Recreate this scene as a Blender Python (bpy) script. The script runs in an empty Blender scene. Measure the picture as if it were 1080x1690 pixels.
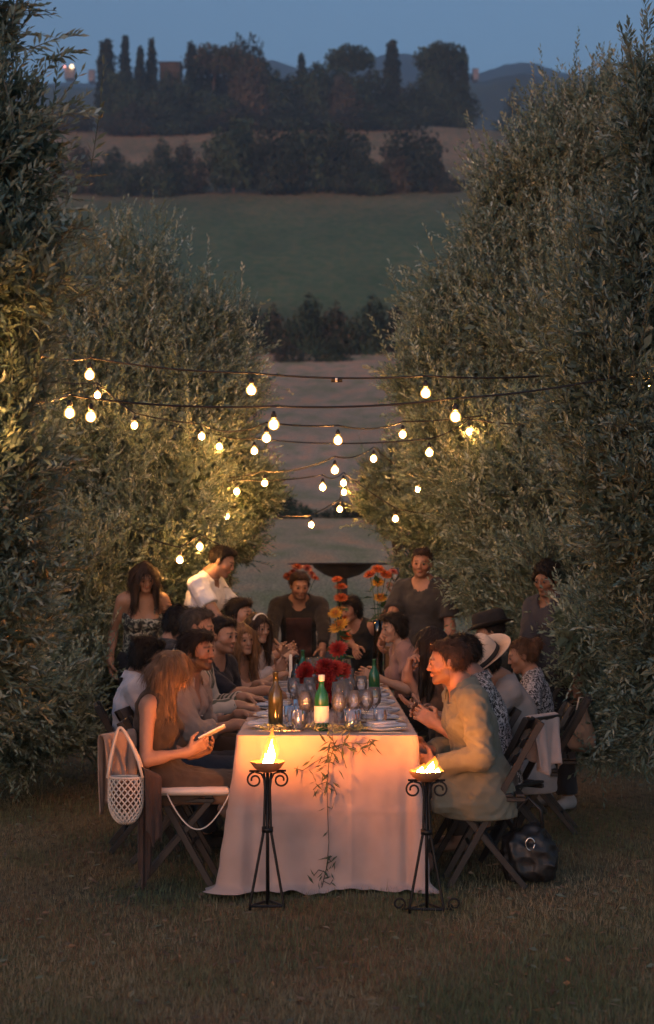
import bpy, math, random
import numpy as np

# ------------------------------------------------------------------ camera, sky, exposure
S = bpy.context.scene
COL = S.collection
R = math.radians
PI = math.pi
CAM_H = 1.48
F_PX = 2600.0            # focal length in pixels of the 1080 x 1690 photograph
PITCH = math.atan(121.0 / F_PX)

cam_d = bpy.data.cameras.new('camera')
cam = bpy.data.objects.new('camera', cam_d)
COL.objects.link(cam)
S.camera = cam
cam.location = (0, 0, CAM_H)
cam.rotation_euler = (PI / 2 + PITCH, 0, 0)
cam_d.sensor_fit = 'HORIZONTAL'
cam_d.sensor_width = 36
cam_d.lens = 36 * F_PX / 1080
cam_d.clip_start = 0.1
cam_d.clip_end = 12000
cam_d.dof.use_dof = True
cam_d.dof.focus_distance = 8.2
cam_d.dof.aperture_fstop = 5.0

SUN_EL, SUN_ROT = R(3.0), R(200.0)
W = bpy.data.worlds.new('World')
S.world = W
W.use_nodes = True
wn, wl = W.node_tree.nodes, W.node_tree.links
wn.clear()
sky = wn.new('ShaderNodeTexSky')
sky.sky_type = 'NISHITA'
sky.sun_disc = False
sky.sun_elevation = SUN_EL
sky.sun_rotation = SUN_ROT
sky.air_density = 1.0
sky.dust_density = 0.3
sky.ozone_density = 4.0
tint = wn.new('ShaderNodeMix')
tint.data_type = 'RGBA'
tint.blend_type = 'MULTIPLY'
tint.inputs[0].default_value = 1.0
tint.inputs[7].default_value = (1.58, 0.855, 0.62, 1)
bg = wn.new('ShaderNodeBackground')
bg.inputs[1].default_value = 0.15
wo = wn.new('ShaderNodeOutputWorld')
wl.new(sky.outputs[0], tint.inputs[6])
wl.new(tint.outputs[2], bg.inputs[0])
wl.new(bg.outputs[0], wo.inputs[0])

sun_d = bpy.data.lights.new('sun', 'SUN')
sun_d.energy = 0.065
sun_d.angle = R(30)
sun_d.color = (1.0, 0.92, 0.86)
sun = bpy.data.objects.new('sun', sun_d)
COL.objects.link(sun)
sun.rotation_euler = (R(76), 0, R(-20))

S.view_settings.view_transform = 'Standard'
S.view_settings.look = 'None'
S.view_settings.gamma = 1
S.view_settings.exposure = 2.4
S.view_settings.use_curve_mapping = False
S.render.engine = 'CYCLES'
cy = S.cycles
cy.use_denoising = True
cy.max_bounces = 6
cy.diffuse_bounces = 3
cy.glossy_bounces = 3
cy.transmission_bounces = 6
cy.transparent_max_bounces = 12
cy.volume_bounces = 0
cy.sample_clamp_indirect = 4.0
cy.caustics_reflective = False
cy.caustics_refractive = False

# ------------------------------------------------------------------ helpers
rng = np.random.default_rng(7)
random.seed(7)
cp, sp = math.cos(PITCH), math.sin(PITCH)


def at(px, py, Y):
    """World point at depth Y seen at photograph pixel px, py."""
    a, b = (px - 540) / F_PX, (845 - py) / F_PX
    dy = cp - b * sp
    dz = sp + b * cp
    return np.array((a / dy * Y, Y, CAM_H + dz / dy * Y))


def nrm(v):
    v = np.asarray(v, float)
    return v / max(np.linalg.norm(v), 1e-9)


def v3(*a):
    return np.array(a, float)


def mesh_np(name, V, F, smooth=True, col=None):
    me = bpy.data.meshes.new(name)
    V = np.asarray(V, np.float32)
    F = np.asarray(F, np.int32)
    n, k = F.shape
    me.vertices.add(len(V))
    me.vertices.foreach_set('co', V.ravel())
    me.loops.add(n * k)
    me.loops.foreach_set('vertex_index', F.ravel())
    me.polygons.add(n)
    me.polygons.foreach_set('loop_start', np.arange(n, dtype=np.int32) * k)
    if col is not None:
        c = np.ones((len(V), 4), np.float32)
        c[:, :3] = col
        me.attributes.new('col', 'FLOAT_COLOR', 'POINT').data.foreach_set('color', c.ravel())
    me.update(calc_edges=True)
    me.polygons.foreach_set('use_smooth', np.full(n, bool(smooth)))
    return me


def link(name, me, mat=None, parent=None, world=True):
    o = bpy.data.objects.new(name, me)
    COL.objects.link(o)
    if mat is not None and not me.materials:
        me.materials.append(mat)
    if parent is not None:
        o.parent = parent
        if world:                       # mesh given in world coordinates, parent only translated
            off = parent.location.copy()
            if parent.parent:
                off = off + parent.parent.location
            o.location = -off
    return o


def tag(o, label=None, cat=None, group=None, kind=None):
    if label: o['label'] = label
    if cat: o['category'] = cat
    if group: o['group'] = group
    if kind: o['kind'] = kind
    return o


def thing(name, label, cat, loc=(0, 0, 0), rz=0.0, group=None):
    o = bpy.data.objects.new(name, None)
    COL.objects.link(o)
    o.empty_display_size = 0.1
    o.location = [float(q) for q in loc]
    o.rotation_euler = (0, 0, rz)
    return tag(o, label, cat, group)


def copy_tree(o, parent=None):
    c = o.copy()
    COL.objects.link(c)
    c.parent = parent
    for ch in o.children:
        copy_tree(ch, c)
    return c


class MB:
    """Collects simple shapes into one mesh."""
    def __init__(s):
        s.v, s.f = [], []

    def add(s, V, F):
        o = len(s.v)
        s.v += [tuple(map(float, p)) for p in V]
        s.f += [tuple(i + o for i in f) for f in F]
        return s

    def box(s, c, d, M=None, bev=0.0):
        c, d = np.asarray(c, float), np.asarray(d, float) / 2
        P = []
        if bev <= 0:
            for x in (-1, 1):
                for y in (-1, 1):
                    for z in (-1, 1):
                        P.append(v3(x, y, z) * d)
            F = [(0, 1, 3, 2), (4, 6, 7, 5), (0, 4, 5, 1), (2, 3, 7, 6), (0, 2, 6, 4), (1, 5, 7, 3)]
        else:
            b = min(bev, min(d) * .9)
            lay = [(-d[2], b), (-d[2] + b, 0), (d[2] - b, 0), (d[2], b)]
            for z, ins in lay:
                x, y = d[0] - ins, d[1] - ins
                bb = b * .6
                P += [v3(-x + bb, -y, z), v3(x - bb, -y, z), v3(x, -y + bb, z), v3(x, y - bb, z), v3(x - bb, y, z), v3(-x + bb, y, z), v3(-x, y - bb, z), v3(-x, -y + bb, z)]
            F = [tuple(range(7, -1, -1)), tuple(range(24, 32))]
            for l in range(3):
                for i in range(8):
                    j = (i + 1) % 8
                    F.append((l * 8 + i, l * 8 + j, l * 8 + 8 + j, l * 8 + 8 + i))
        if M is not None:
            P = [M @ p for p in P]
        return s.add([p + c for p in P], F)

    def tube(s, pts, r, n=8, cap=True):
        pts = [np.asarray(p, float) for p in pts]
        m = len(pts)
        rr = [r] * m if np.isscalar(r) else list(r)
        V, F = [], []
        t0 = nrm(pts[1] - pts[0])
        ref = v3(0, 0, 1) if abs(t0[2]) < .9 else v3(1, 0, 0)
        a = nrm(np.cross(t0, ref))
        for i in range(m):
            t = nrm(pts[min(i + 1, m - 1)] - pts[max(i - 1, 0)])
            a = nrm(a - t * np.dot(a, t))
            b = np.cross(t, a)
            for j in range(n):
                w = 2 * PI * j / n
                V.append(pts[i] + rr[i] * (a * math.cos(w) + b * math.sin(w)))
        for i in range(m - 1):
            for j in range(n):
                k = (j + 1) % n
                F.append((i * n + j, i * n + k, i * n + n + k, i * n + n + j))
        if cap:
            F.append(tuple(range(n - 1, -1, -1)))
            F.append(tuple(range((m - 1) * n, m * n)))
        return s.add(V, F)

    def bar(s, a, b, w, t, side=None):
        """flat bar from a to b: width w along side, thickness t"""
        a, b = np.asarray(a, float), np.asarray(b, float)
        d = nrm(b - a)
        side = nrm(side if side is not None else (0, 1, 0))
        n = nrm(np.cross(d, side))
        M = np.array([side, n, d]).T
        return s.box((a + b) / 2, (w, t, np.linalg.norm(b - a)), M, bev=min(w, t) * .2)

    def lathe(s, prof, n=20, c=(0, 0, 0), close=False):
        c = np.asarray(c, float)
        V, F = [], []
        for r, z in prof:
            for j in range(n):
                w = 2 * PI * j / n
                V.append(c + v3(r * math.cos(w), r * math.sin(w), z))
        m = len(prof)
        for i in range(m - 1):
            for j in range(n):
                k = (j + 1) % n
                F.append((i * n + j, i * n + k, i * n + n + k, i * n + n + j))
        if close:
            F.append(tuple(range(n - 1, -1, -1)))
            F.append(tuple(range((m - 1) * n, m * n)))
        return s.add(V, F)

    def mesh(s, name, smooth=False):
        me = bpy.data.meshes.new(name)
        me.from_pydata(s.v, [], s.f)
        me.update()
        me.polygons.foreach_set('use_smooth', [smooth] * len(me.polygons))
        return me

    def build(s, name, mat, parent=None, smooth=False, world=False):
        return link(name, s.mesh(name, smooth), mat, parent, world)


def rotz(a):
    c, q = math.cos(a), math.sin(a)
    return np.array([[c, -q, 0], [q, c, 0], [0, 0, 1]])


def axis_rot(ax, a):
    ax = nrm(ax)
    K = np.array([[0, -ax[2], ax[1]], [ax[2], 0, -ax[0]], [-ax[1], ax[0], 0]])
    return np.eye(3) + math.sin(a) * K + (1 - math.cos(a)) * K @ K


# ------------------------------------------------------------------ materials
def mat_base(name):
    m = bpy.data.materials.new(name)
    m.use_nodes = True
    nt = m.node_tree
    p = nt.nodes['Principled BSDF']
    return m, nt, p


def N(nt, typ, **kw):
    n = nt.nodes.new(typ)
    for k, v in kw.items():
        setattr(n, k, v)
    return n


def ramp(nt, stops):
    r = N(nt, 'ShaderNodeValToRGB')
    e = r.color_ramp.elements
    while len(e) < len(stops):
        e.new(0.5)
    for el, (p, c) in zip(e, stops):
        el.position = p
        el.color = (*c, 1) if len(c) == 3 else c
    return r


def mat(name, c, rough=.7, var=.25, scale=20, bump=0.0, bscale=None, metal=0.0, spec=.4, sheen=0.0, coords='Object', stretch=(1, 1, 1), c2=None):
    """Principled material whose colour wanders between two tones."""
    m, nt, p = mat_base(name)
    L = nt.links.new
    tc = N(nt, 'ShaderNodeTexCoord')
    mp = N(nt, 'ShaderNodeMapping')
    mp.inputs['Scale'].default_value = stretch
    L(tc.outputs[coords], mp.inputs[0])
    nz = N(nt, 'ShaderNodeTexNoise')
    nz.inputs['Scale'].default_value = scale
    nz.inputs['Detail'].default_value = 5
    L(mp.outputs[0], nz.inputs['Vector'])
    lo = tuple(q * (1 - var) for q in c) if c2 is None else c
    hi = tuple(min(1, q * (1 + var)) for q in c) if c2 is None else c2
    rp = ramp(nt, [(.3, lo), (.7, hi)])
    L(nz.outputs[0], rp.inputs[0])
    L(rp.outputs[0], p.inputs['Base Color'])
    p.inputs['Roughness'].default_value = rough
    p.inputs['Metallic'].default_value = metal
    p.inputs['Specular IOR Level'].default_value = spec
    if sheen:
        p.inputs['Sheen Weight'].default_value = sheen
    if bump:
        b = N(nt, 'ShaderNodeBump')
        b.inputs['Strength'].default_value = bump
        b.inputs['Distance'].default_value = .004
        n2 = N(nt, 'ShaderNodeTexNoise')
        n2.inputs['Scale'].default_value = bscale or scale * 6
        n2.inputs['Detail'].default_value = 4
        L(mp.outputs[0], n2.inputs['Vector'])
        L(n2.outputs[0], b.inputs['Height'])
        L(b.outputs[0], p.inputs['Normal'])
    return m


def mat_attr(name, rough=.6, spec=.4, var=.2, scale=30, transl=0.0, bump=0.0, bscale=80, sss=0.0):
    """Principled material coloured by the vertex attribute col."""
    m, nt, p = mat_base(name)
    L = nt.links.new
    a = N(nt, 'ShaderNodeAttribute', attribute_name='col')
    tc = N(nt, 'ShaderNodeTexCoord')
    nz = N(nt, 'ShaderNodeTexNoise')
    nz.inputs['Scale'].default_value = scale
    nz.inputs['Detail'].default_value = 4
    L(tc.outputs['Object'], nz.inputs['Vector'])
    mr = N(nt, 'ShaderNodeMapRange')
    mr.inputs[1].default_value, mr.inputs[2].default_value = .25, .75
    mr.inputs[3].default_value, mr.inputs[4].default_value = 1 - var, 1 + var
    L(nz.outputs[0], mr.inputs[0])
    vm = N(nt, 'ShaderNodeVectorMath', operation='SCALE')
    L(a.outputs['Color'], vm.inputs[0])
    L(mr.outputs[0], vm.inputs['Scale'])
    L(vm.outputs[0], p.inputs['Base Color'])
    p.inputs['Roughness'].default_value = rough
    p.inputs['Specular IOR Level'].default_value = spec
    if sss:
        p.inputs['Subsurface Weight'].default_value = sss
        p.inputs['Subsurface Radius'].default_value = (.012, .005, .003)
        p.inputs['Subsurface Scale'].default_value = .6
    if bump:
        b = N(nt, 'ShaderNodeBump')
        b.inputs['Strength'].default_value = bump
        b.inputs['Distance'].default_value = .01
        n2 = N(nt, 'ShaderNodeTexNoise')
        n2.inputs['Scale'].default_value = bscale
        L(tc.outputs['Object'], n2.inputs['Vector'])
        L(n2.outputs[0], b.inputs['Height'])
        L(b.outputs[0], p.inputs['Normal'])
    if transl:
        t = N(nt, 'ShaderNodeBsdfTranslucent')
        L(vm.outputs[0], t.inputs[0])
        mx = N(nt, 'ShaderNodeMixShader')
        mx.inputs[0].default_value = transl
        L(p.outputs[0], mx.inputs[1])
        L(t.outputs[0], mx.inputs[2])
        L(mx.outputs[0], nt.nodes['Material Output'].inputs[0])
    return m


def mat_emit(name, c, strength):
    m, nt, p = mat_base(name)
    p.inputs['Base Color'].default_value = (*c, 1)
    p.inputs['Emission Color'].default_value = (*c, 1)
    p.inputs['Emission Strength'].default_value = strength
    return m


def mat_glass(name, c=(1, 1, 1), tr=.965, rough=.03, film=0.0):
    """thin-walled glass: see-through with a mirror-like film"""
    m, nt, p = mat_base(name)
    L = nt.links.new
    nt.nodes.remove(p)
    t = N(nt, 'ShaderNodeBsdfTransparent')
    t.inputs[0].default_value = (*c, 1)
    g = N(nt, 'ShaderNodeBsdfGlossy')
    g.inputs['Roughness'].default_value = rough
    fr = N(nt, 'ShaderNodeFresnel')
    fr.inputs[0].default_value = 1.5
    mr = N(nt, 'ShaderNodeMapRange')
    mr.inputs[3].default_value, mr.inputs[4].default_value = 1 - tr, 1.0
    L(fr.outputs[0], mr.inputs[0])
    mx = N(nt, 'ShaderNodeMixShader')
    L(mr.outputs[0], mx.inputs[0])
    L(t.outputs[0], mx.inputs[1])
    L(g.outputs[0], mx.inputs[2])
    last = mx
    if film:
        tl_ = N(nt, 'ShaderNodeBsdfTranslucent'); df = N(nt, 'ShaderNodeBsdfDiffuse')
        ad = N(nt, 'ShaderNodeMixShader'); ad.inputs[0].default_value = .5
        L(tl_.outputs[0], ad.inputs[1]); L(df.outputs[0], ad.inputs[2])
        m2 = N(nt, 'ShaderNodeMixShader'); m2.inputs[0].default_value = film
        L(mx.outputs[0], m2.inputs[1]); L(ad.outputs[0], m2.inputs[2])
        last = m2
    L(last.outputs[0], nt.nodes['Material Output'].inputs[0])
    return m


M = {}
M['iron'] = mat('wrought_iron', (.018, .017, .017), .45, .3, 40, .3, metal=.6)
M['black_wood'] = mat('black_painted_wood', (.014, .013, .013), .45, .35, 30, .2, stretch=(1, 1, 8))
M['linen'] = mat('linen_cloth', (.42, .30, .26), .9, .12, 5, .5, 700, sheen=.2)
M['wood'] = mat('oak_wood', (.20, .12, .065), .6, .3, 10, .2, stretch=(1, 12, 12))
M['rubber'] = mat('black_cable', (.012, .012, .012), .5, .2)
M['socket'] = mat('bulb_socket', (.015, .014, .013), .5, .2)
M['glass'] = mat_glass('clear_glass', rough=.09, film=.07)
M['green_glass'] = mat_glass('green_glass', (.06, .34, .12), .90)
M['amber_glass'] = mat_glass('olive_glass', (.42, .34, .12), .90)
M['dark_glass'] = mat_glass('dark_glass', (.03, .05, .02), .90)
M['paper'] = mat('paper_label', (.75, .70, .62), .8, .06)
M['porcelain'] = mat('white_porcelain', (.62, .63, .66), .25, .05)
M['steel'] = mat('cutlery_steel', (.6, .6, .6), .22, .1, metal=1.0)
M['napkin'] = mat('napkin_cloth', (.42, .45, .52), .9, .12, 12, .3, 400)
M['white_cloth'] = mat('white_cushion_cloth', (.62, .55, .49), .9, .08, 12, .3, 300)
M['wax'] = mat('candle_wax', (.75, .70, .60), .5, .05)
M['bulb'] = None
M['leaf'] = mat_attr('olive_leaf', .5, .45, .15, 8, transl=.22)
M['bark'] = mat('olive_bark', (.10, .085, .07), .95, .45, 8, .9, 30, stretch=(1, 1, .3))
# ------------------------------------------------------------------ terrain
_py = np.array([-60, 0, 14.2, 16, 18, 22, 28, 45, 60, 90, 120, 133, 147, 200, 262, 275, 385, 460, 700], float)
_pz = np.array([0, 0, 0, .25, .75, 1.35, 1.85, 3.2, 5.0, 11.0, 18.4, 21.5, 27.6, 46.0, 67.5, 72.5, 117.0, 126.0, 105.0], float)


def terrain_z(x, y):
    x, y = np.asarray(x, float), np.asarray(y, float)
    z = np.interp(y, _py, _pz)
    for dy in (-.06, .06):
        z = z + np.interp(y * (1 + dy), _py, _pz)
    z = z / 3
    far = np.clip((y - 25) / 60, 0, 1)
    z = z + far * (.02 * x * np.clip((300 - y) / 120, 0, 1) + .5 * np.sin(x * .05 + y * .021) + .25 * np.sin(x * .13 - y * .06) * 1.0)
    ridge = np.clip((y - 290) / 90, 0, 1)
    z = z + ridge * (-.055 * np.clip(x - 15, 0, 60) + .5 * np.sin(x * .045 + .6))
    near = np.clip((22 - y) / 8, 0, 1)
    z = z + near * (.006 * np.sin(x * 3.1 + y * 1.7) + .005 * np.sin(x * 5.3 - y * 4.1))
    return z


def build_ground():
    ys = np.concatenate([np.linspace(-60, 3, 22)[:-1], np.linspace(3, 24, 170)[:-1], np.linspace(24, 60, 70)[:-1], np.linspace(60, 150, 80)[:-1], np.linspace(150, 400, 90)[:-1], np.linspace(400, 700, 24)])
    t = np.linspace(-1, 1, 181)
    # x spacing fine in the middle, widening outward
    xs = np.sign(t) * (6 * np.abs(t) + 414 * np.abs(t) ** 5)
    X, Y = np.meshgrid(xs, ys)
    Z = terrain_z(X, Y)
    V = np.stack([X, Y, Z], -1).reshape(-1, 3)
    ny, nx = X.shape
    i = np.arange((ny - 1) * nx).reshape(ny - 1, nx)[:, :-1].ravel()
    F = np.stack([i, i + 1, i + nx + 1, i + nx], 1)
    # field colours
    x, y = V[:, 0], V[:, 1]
    wob = 3 * np.sin(x * .06) + 2 * np.sin(x * .17 + 1)
    near = v3(.138, .112, .066)
    soil = v3(.40, .275, .185)
    green = v3(.098, .130, .066)
    brown = v3(.24, .18, .11)
    c = np.tile(near, (len(V), 1))

    def blend(c, col, y0, y1, w):
        a = np.clip((y + wob * w - y0) / (y1 - y0), 0, 1)[:, None]
        return c * (1 - a) + col * a
    c = blend(c, v3(.50, .30, .165), 15.5, 19, .1)
    c = blend(c, soil, 42, 62, .3)
    c = blend(c, v3(.10, .095, .06), 128, 134, .4)
    c = blend(c, green, 140, 152, .6)
    c = blend(c, v3(.13, .135, .075), 215, 250, .8)
    c = blend(c, v3(.165, .135, .075), 250, 262, .2)
    c = blend(c, brown, 264, 276, .4)
    c = blend(c, v3(.10, .10, .06), 372, 392, .5)
    g = ((y > 300) & (x > 38)).astype(float)[:, None] * .6
    c = c * (1 - g) + v3(.09, .10, .055) * g
    me = mesh_np('ground', V, F, True, c)
    m, nt, p = mat_base('ground_earth')
    L = nt.links.new
    a = N(nt, 'ShaderNodeAttribute', attribute_name='col')
    tc = N(nt, 'ShaderNodeTexCoord')
    n1 = N(nt, 'ShaderNodeTexNoise'); n1.inputs['Scale'].default_value = .9; n1.inputs['Detail'].default_value = 8
    n2 = N(nt, 'ShaderNodeTexNoise'); n2.inputs['Scale'].default_value = 26; n2.inputs['Detail'].default_value = 6
    n3 = N(nt, 'ShaderNodeTexNoise'); n3.inputs['Scale'].default_value = .09; n3.inputs['Detail'].default_value = 9
    mp = N(nt, 'ShaderNodeMapping'); mp.inputs['Scale'].default_value = (1, .28, 1)
    L(tc.outputs['Object'], mp.inputs[0])
    for n in (n1, n2, n3):
        L(mp.outputs[0], n.inputs['Vector'])
    r1 = ramp(nt, [(.34, (.66, .80, .64)), (.5, (.97, .97, .95)), (.64, (1.28, 1.0, .88))])
    L(n1.outputs[0], r1.inputs[0])
    r2 = ramp(nt, [(.25, (.5, .5, .5)), (.75, (1.5, 1.5, 1.5))])
    L(n2.outputs[0], r2.inputs[0])
    r3 = ramp(nt, [(.3, (.70, .78, .72)), (.7, (1.3, 1.2, 1.15))])
    L(n3.outputs[0], r3.inputs[0])
    prev = a.outputs['Color']
    for r in (r1, r2, r3):
        mx = N(nt, 'ShaderNodeMix', data_type='RGBA', blend_type='MULTIPLY')
        mx.inputs[0].default_value = 1
        L(prev, mx.inputs[6]); L(r.outputs[0], mx.inputs[7])
        prev = mx.outputs[2]
    L(prev, p.inputs['Base Color'])
    p.inputs['Roughness'].default_value = .95
    p.inputs['Specular IOR Level'].default_value = .15
    b = N(nt, 'ShaderNodeBump'); b.inputs['Strength'].default_value = .8; b.inputs['Distance'].default_value = .03
    L(n2.outputs[0], b.inputs['Height']); L(b.outputs[0], p.inputs['Normal'])
    o = link('ground', me, m)
    tag(o, kind='structure')


build_ground()


def build_hills(name, Y, pts, depth, rough, colour, seed):
    r = np.random.default_rng(seed)
    px = np.array([q[0] for q in pts], float)
    pz = np.array([CAM_H + (966 - q[1]) / F_PX * Y for q in pts])
    wx = (px - 540) / F_PX * Y
    xs = np.linspace(wx[0], wx[-1], 260)
    top = np.interp(xs, wx, pz)
    k = np.array([1, 2, 3, 2, 1.]) / 9
    top = np.convolve(np.pad(top, 2, mode='edge'), k, 'valid')
    for f, a in ((.02, 1), (.055, .6), (.13, .45), (.31, .3), (.7, .2)):
        top = top + rough * a * np.sin(xs * f + r.uniform(0, 6))
    prof = [(-1.0, .0), (-.7, .28), (-.45, .55), (-.22, .82), (-.08, .96), (0, 1.0), (.2, .9), (1.0, .1)]
    base = -2.0
    V = []
    for t, h in prof:
        bump = rough * 1.5 * np.sin(xs * .03 + t * 9)
        V.append(np.stack([xs, np.full_like(xs, Y + t * depth), base + (top - base) * h + bump * (1 - h)], 1))
    V = np.concatenate(V)
    n = len(xs)
    i = np.arange((len(prof) - 1) * n).reshape(-1, n)[:, :-1].ravel()
    F = np.stack([i, i + 1, i + n + 1, i + n], 1)
    m = mat('hill_' + name, colour, .95, .45, .02, 0)
    tag(link(name, mesh_np(name, V, F), m), kind='structure')


build_hills('far_hills', 1900, [(-500, 150), (0, 128), (120, 126), (300, 128), (400, 100), (440, 84), (460, 86), (500, 104), (560, 102), (600, 92), (640, 76), (690, 78), (720, 100), (760, 112), (800, 104), (850, 92), (880, 88), (910, 100), (960, 112), (1000, 118), (1200, 140), (1600, 160)], 700, 1.5, (.05, .065, .05), 3)
build_hills('near_hills', 1100, [(-500, 160), (0, 138), (60, 132), (160, 140), (300, 150), (600, 150), (700, 130), (800, 122), (870, 112), (960, 128), (1060, 136), (1300, 150), (1600, 160)], 400, 1.2, (.055, .07, .045), 5)
# ------------------------------------------------------------------ vegetation
def unit(a):
    return a / np.maximum(np.linalg.norm(a, axis=-1, keepdims=True), 1e-9)


LEAF_TONES = np.array([(.066, .112, .080), (.100, .160, .118), (.158, .228, .175), (.265, .345, .285), (.44, .52, .455)])


def leaf_quads(P, D, Ln, Wd, r, fold=.25):
    """folded lozenge leaves: base P, direction D, length, half width"""
    n = len(P)
    ref = r.normal(size=(n, 3))
    ref[:, 2] += .8
    side = unit(np.cross(D, ref))
    up = np.cross(side, D)
    mid = P + D * (Ln * .45)[:, None]
    l = mid + side * Wd[:, None] + up * (Wd * fold)[:, None]
    q = mid - side * Wd[:, None] + up * (Wd * fold)[:, None]
    tip = P + D * Ln[:, None] - v3(0, 0, 1) * (Ln * .08)[:, None]
    V = np.stack([P, q, tip, l], 1).reshape(-1, 3)
    F = np.arange(4 * n).reshape(n, 4)
    return V, F


def sprigs(P, D, L, m, leafL, leafW, r, droop=.12):
    """leafy twigs: P base, D direction, L length, m leaves each"""
    n = len(P)
    t = (np.arange(m) + .6) / m
    ref = r.normal(size=(n, 3))
    A = unit(np.cross(D, ref))
    B = np.cross(D, A)
    ang = np.arange(m) * (PI / 2 * 1.9)
    bend = r.normal(size=(n, 3)) * .12
    bend[:, 2] -= droop
    pos = P[:, None, :] + D[:, None, :] * (t[None, :, None] * L[:, None, None]) + bend[:, None, :] * ((t ** 2)[None, :, None] * L[:, None, None])
    side = A[:, None, :] * np.cos(ang)[None, :, None] + B[:, None, :] * np.sin(ang)[None, :, None]
    spread = (1.0 - .55 * t)[None, :, None]
    d = unit(D[:, None, :] * .85 + side * spread * .75 + r.normal(size=(n, m, 3)) * .15)
    ln = leafL * r.uniform(.65, 1.2, (n, m)) * (1 - .25 * t)[None, :]
    V, F = leaf_quads(pos.reshape(-1, 3), d.reshape(-1, 3), ln.ravel(), (leafW * r.uniform(.7, 1.15, (n, m))).ravel(), r)
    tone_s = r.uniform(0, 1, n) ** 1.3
    tone = np.clip(tone_s[:, None] * .5 + r.uniform(0, .42, (n, m)) + .12 * t[None, :], 0, .999).ravel()  # lighter towards the tips: the sky they catch is painted in
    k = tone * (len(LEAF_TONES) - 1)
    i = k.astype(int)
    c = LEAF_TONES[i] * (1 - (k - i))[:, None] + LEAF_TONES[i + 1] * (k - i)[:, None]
    pw = pos.reshape(-1, 3)
    pat = np.sin(pw[:, 0] * 3.1 + 1) + np.sin(pw[:, 2] * 2.7 + pw[:, 0] * 1.3) + np.sin(pw[:, 1] * 3.3 + 2)
    warm = r.uniform(.9, 1.12, (n * m, 1)) + .16 * np.clip(pat - .9, 0, 1)[:, None]
    c = c * np.concatenate([warm, np.ones_like(warm), 2 - warm], 1)
    C = np.repeat(c, 4, 0)
    # twigs
    e = P + D * L[:, None] + bend * L[:, None]
    mid = P + D * (L * .5)[:, None] + bend * (L * .25)[:, None]
    w = A * .0022
    SV = np.stack([P - w, P + w, mid + w, mid - w, mid - w, mid + w, e + w * .3, e - w * .3], 1).reshape(-1, 3)
    SF = np.arange(8 * n).reshape(-1, 4)
    V2 = np.concatenate([V, SV])
    F2 = np.concatenate([F, SF + len(V)])
    C2 = np.concatenate([C, np.tile(v3(.10, .105, .075), (len(SV), 1))])
    return V2, F2, C2


def crown_points(lobes, n, r, rmin, rmax, face=.55):
    lobes = np.asarray(lobes, float)
    w = (lobes[:, 3] * lobes[:, 4] * lobes[:, 5]) ** (2 / 3)
    pick = r.choice(len(lobes), n * 2, p=w / w.sum())
    u = unit(r.normal(size=(n * 2, 3)))
    u[:, 1] -= face * r.uniform(0, 1, n * 2)       # most leaves on the side that can be seen
    u = unit(u)
    rad = r.uniform(rmin, rmax, n * 2) ** .6
    lump = 1 + .13 * np.sin(u[:, 0] * 7 + pick) + .13 * np.sin(u[:, 2] * 8 + pick * 2) + .09 * np.sin(u[:, 1] * 12 + u[:, 0] * 9)
    C, Rr = lobes[pick, :3], lobes[pick, 3:6]
    p = C + u * Rr * (rad * lump)[:, None]
    deep = np.zeros(len(p), bool)
    for l in lobes:
        deep |= (((p - l[:3]) / l[3:6]) ** 2).sum(1) < (rmin * .8) ** 2
    nr = unit(u / Rr)
    ok = ~deep & (p[:, 2] > .12)
    return p[ok][:n], nr[ok][:n]


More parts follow.
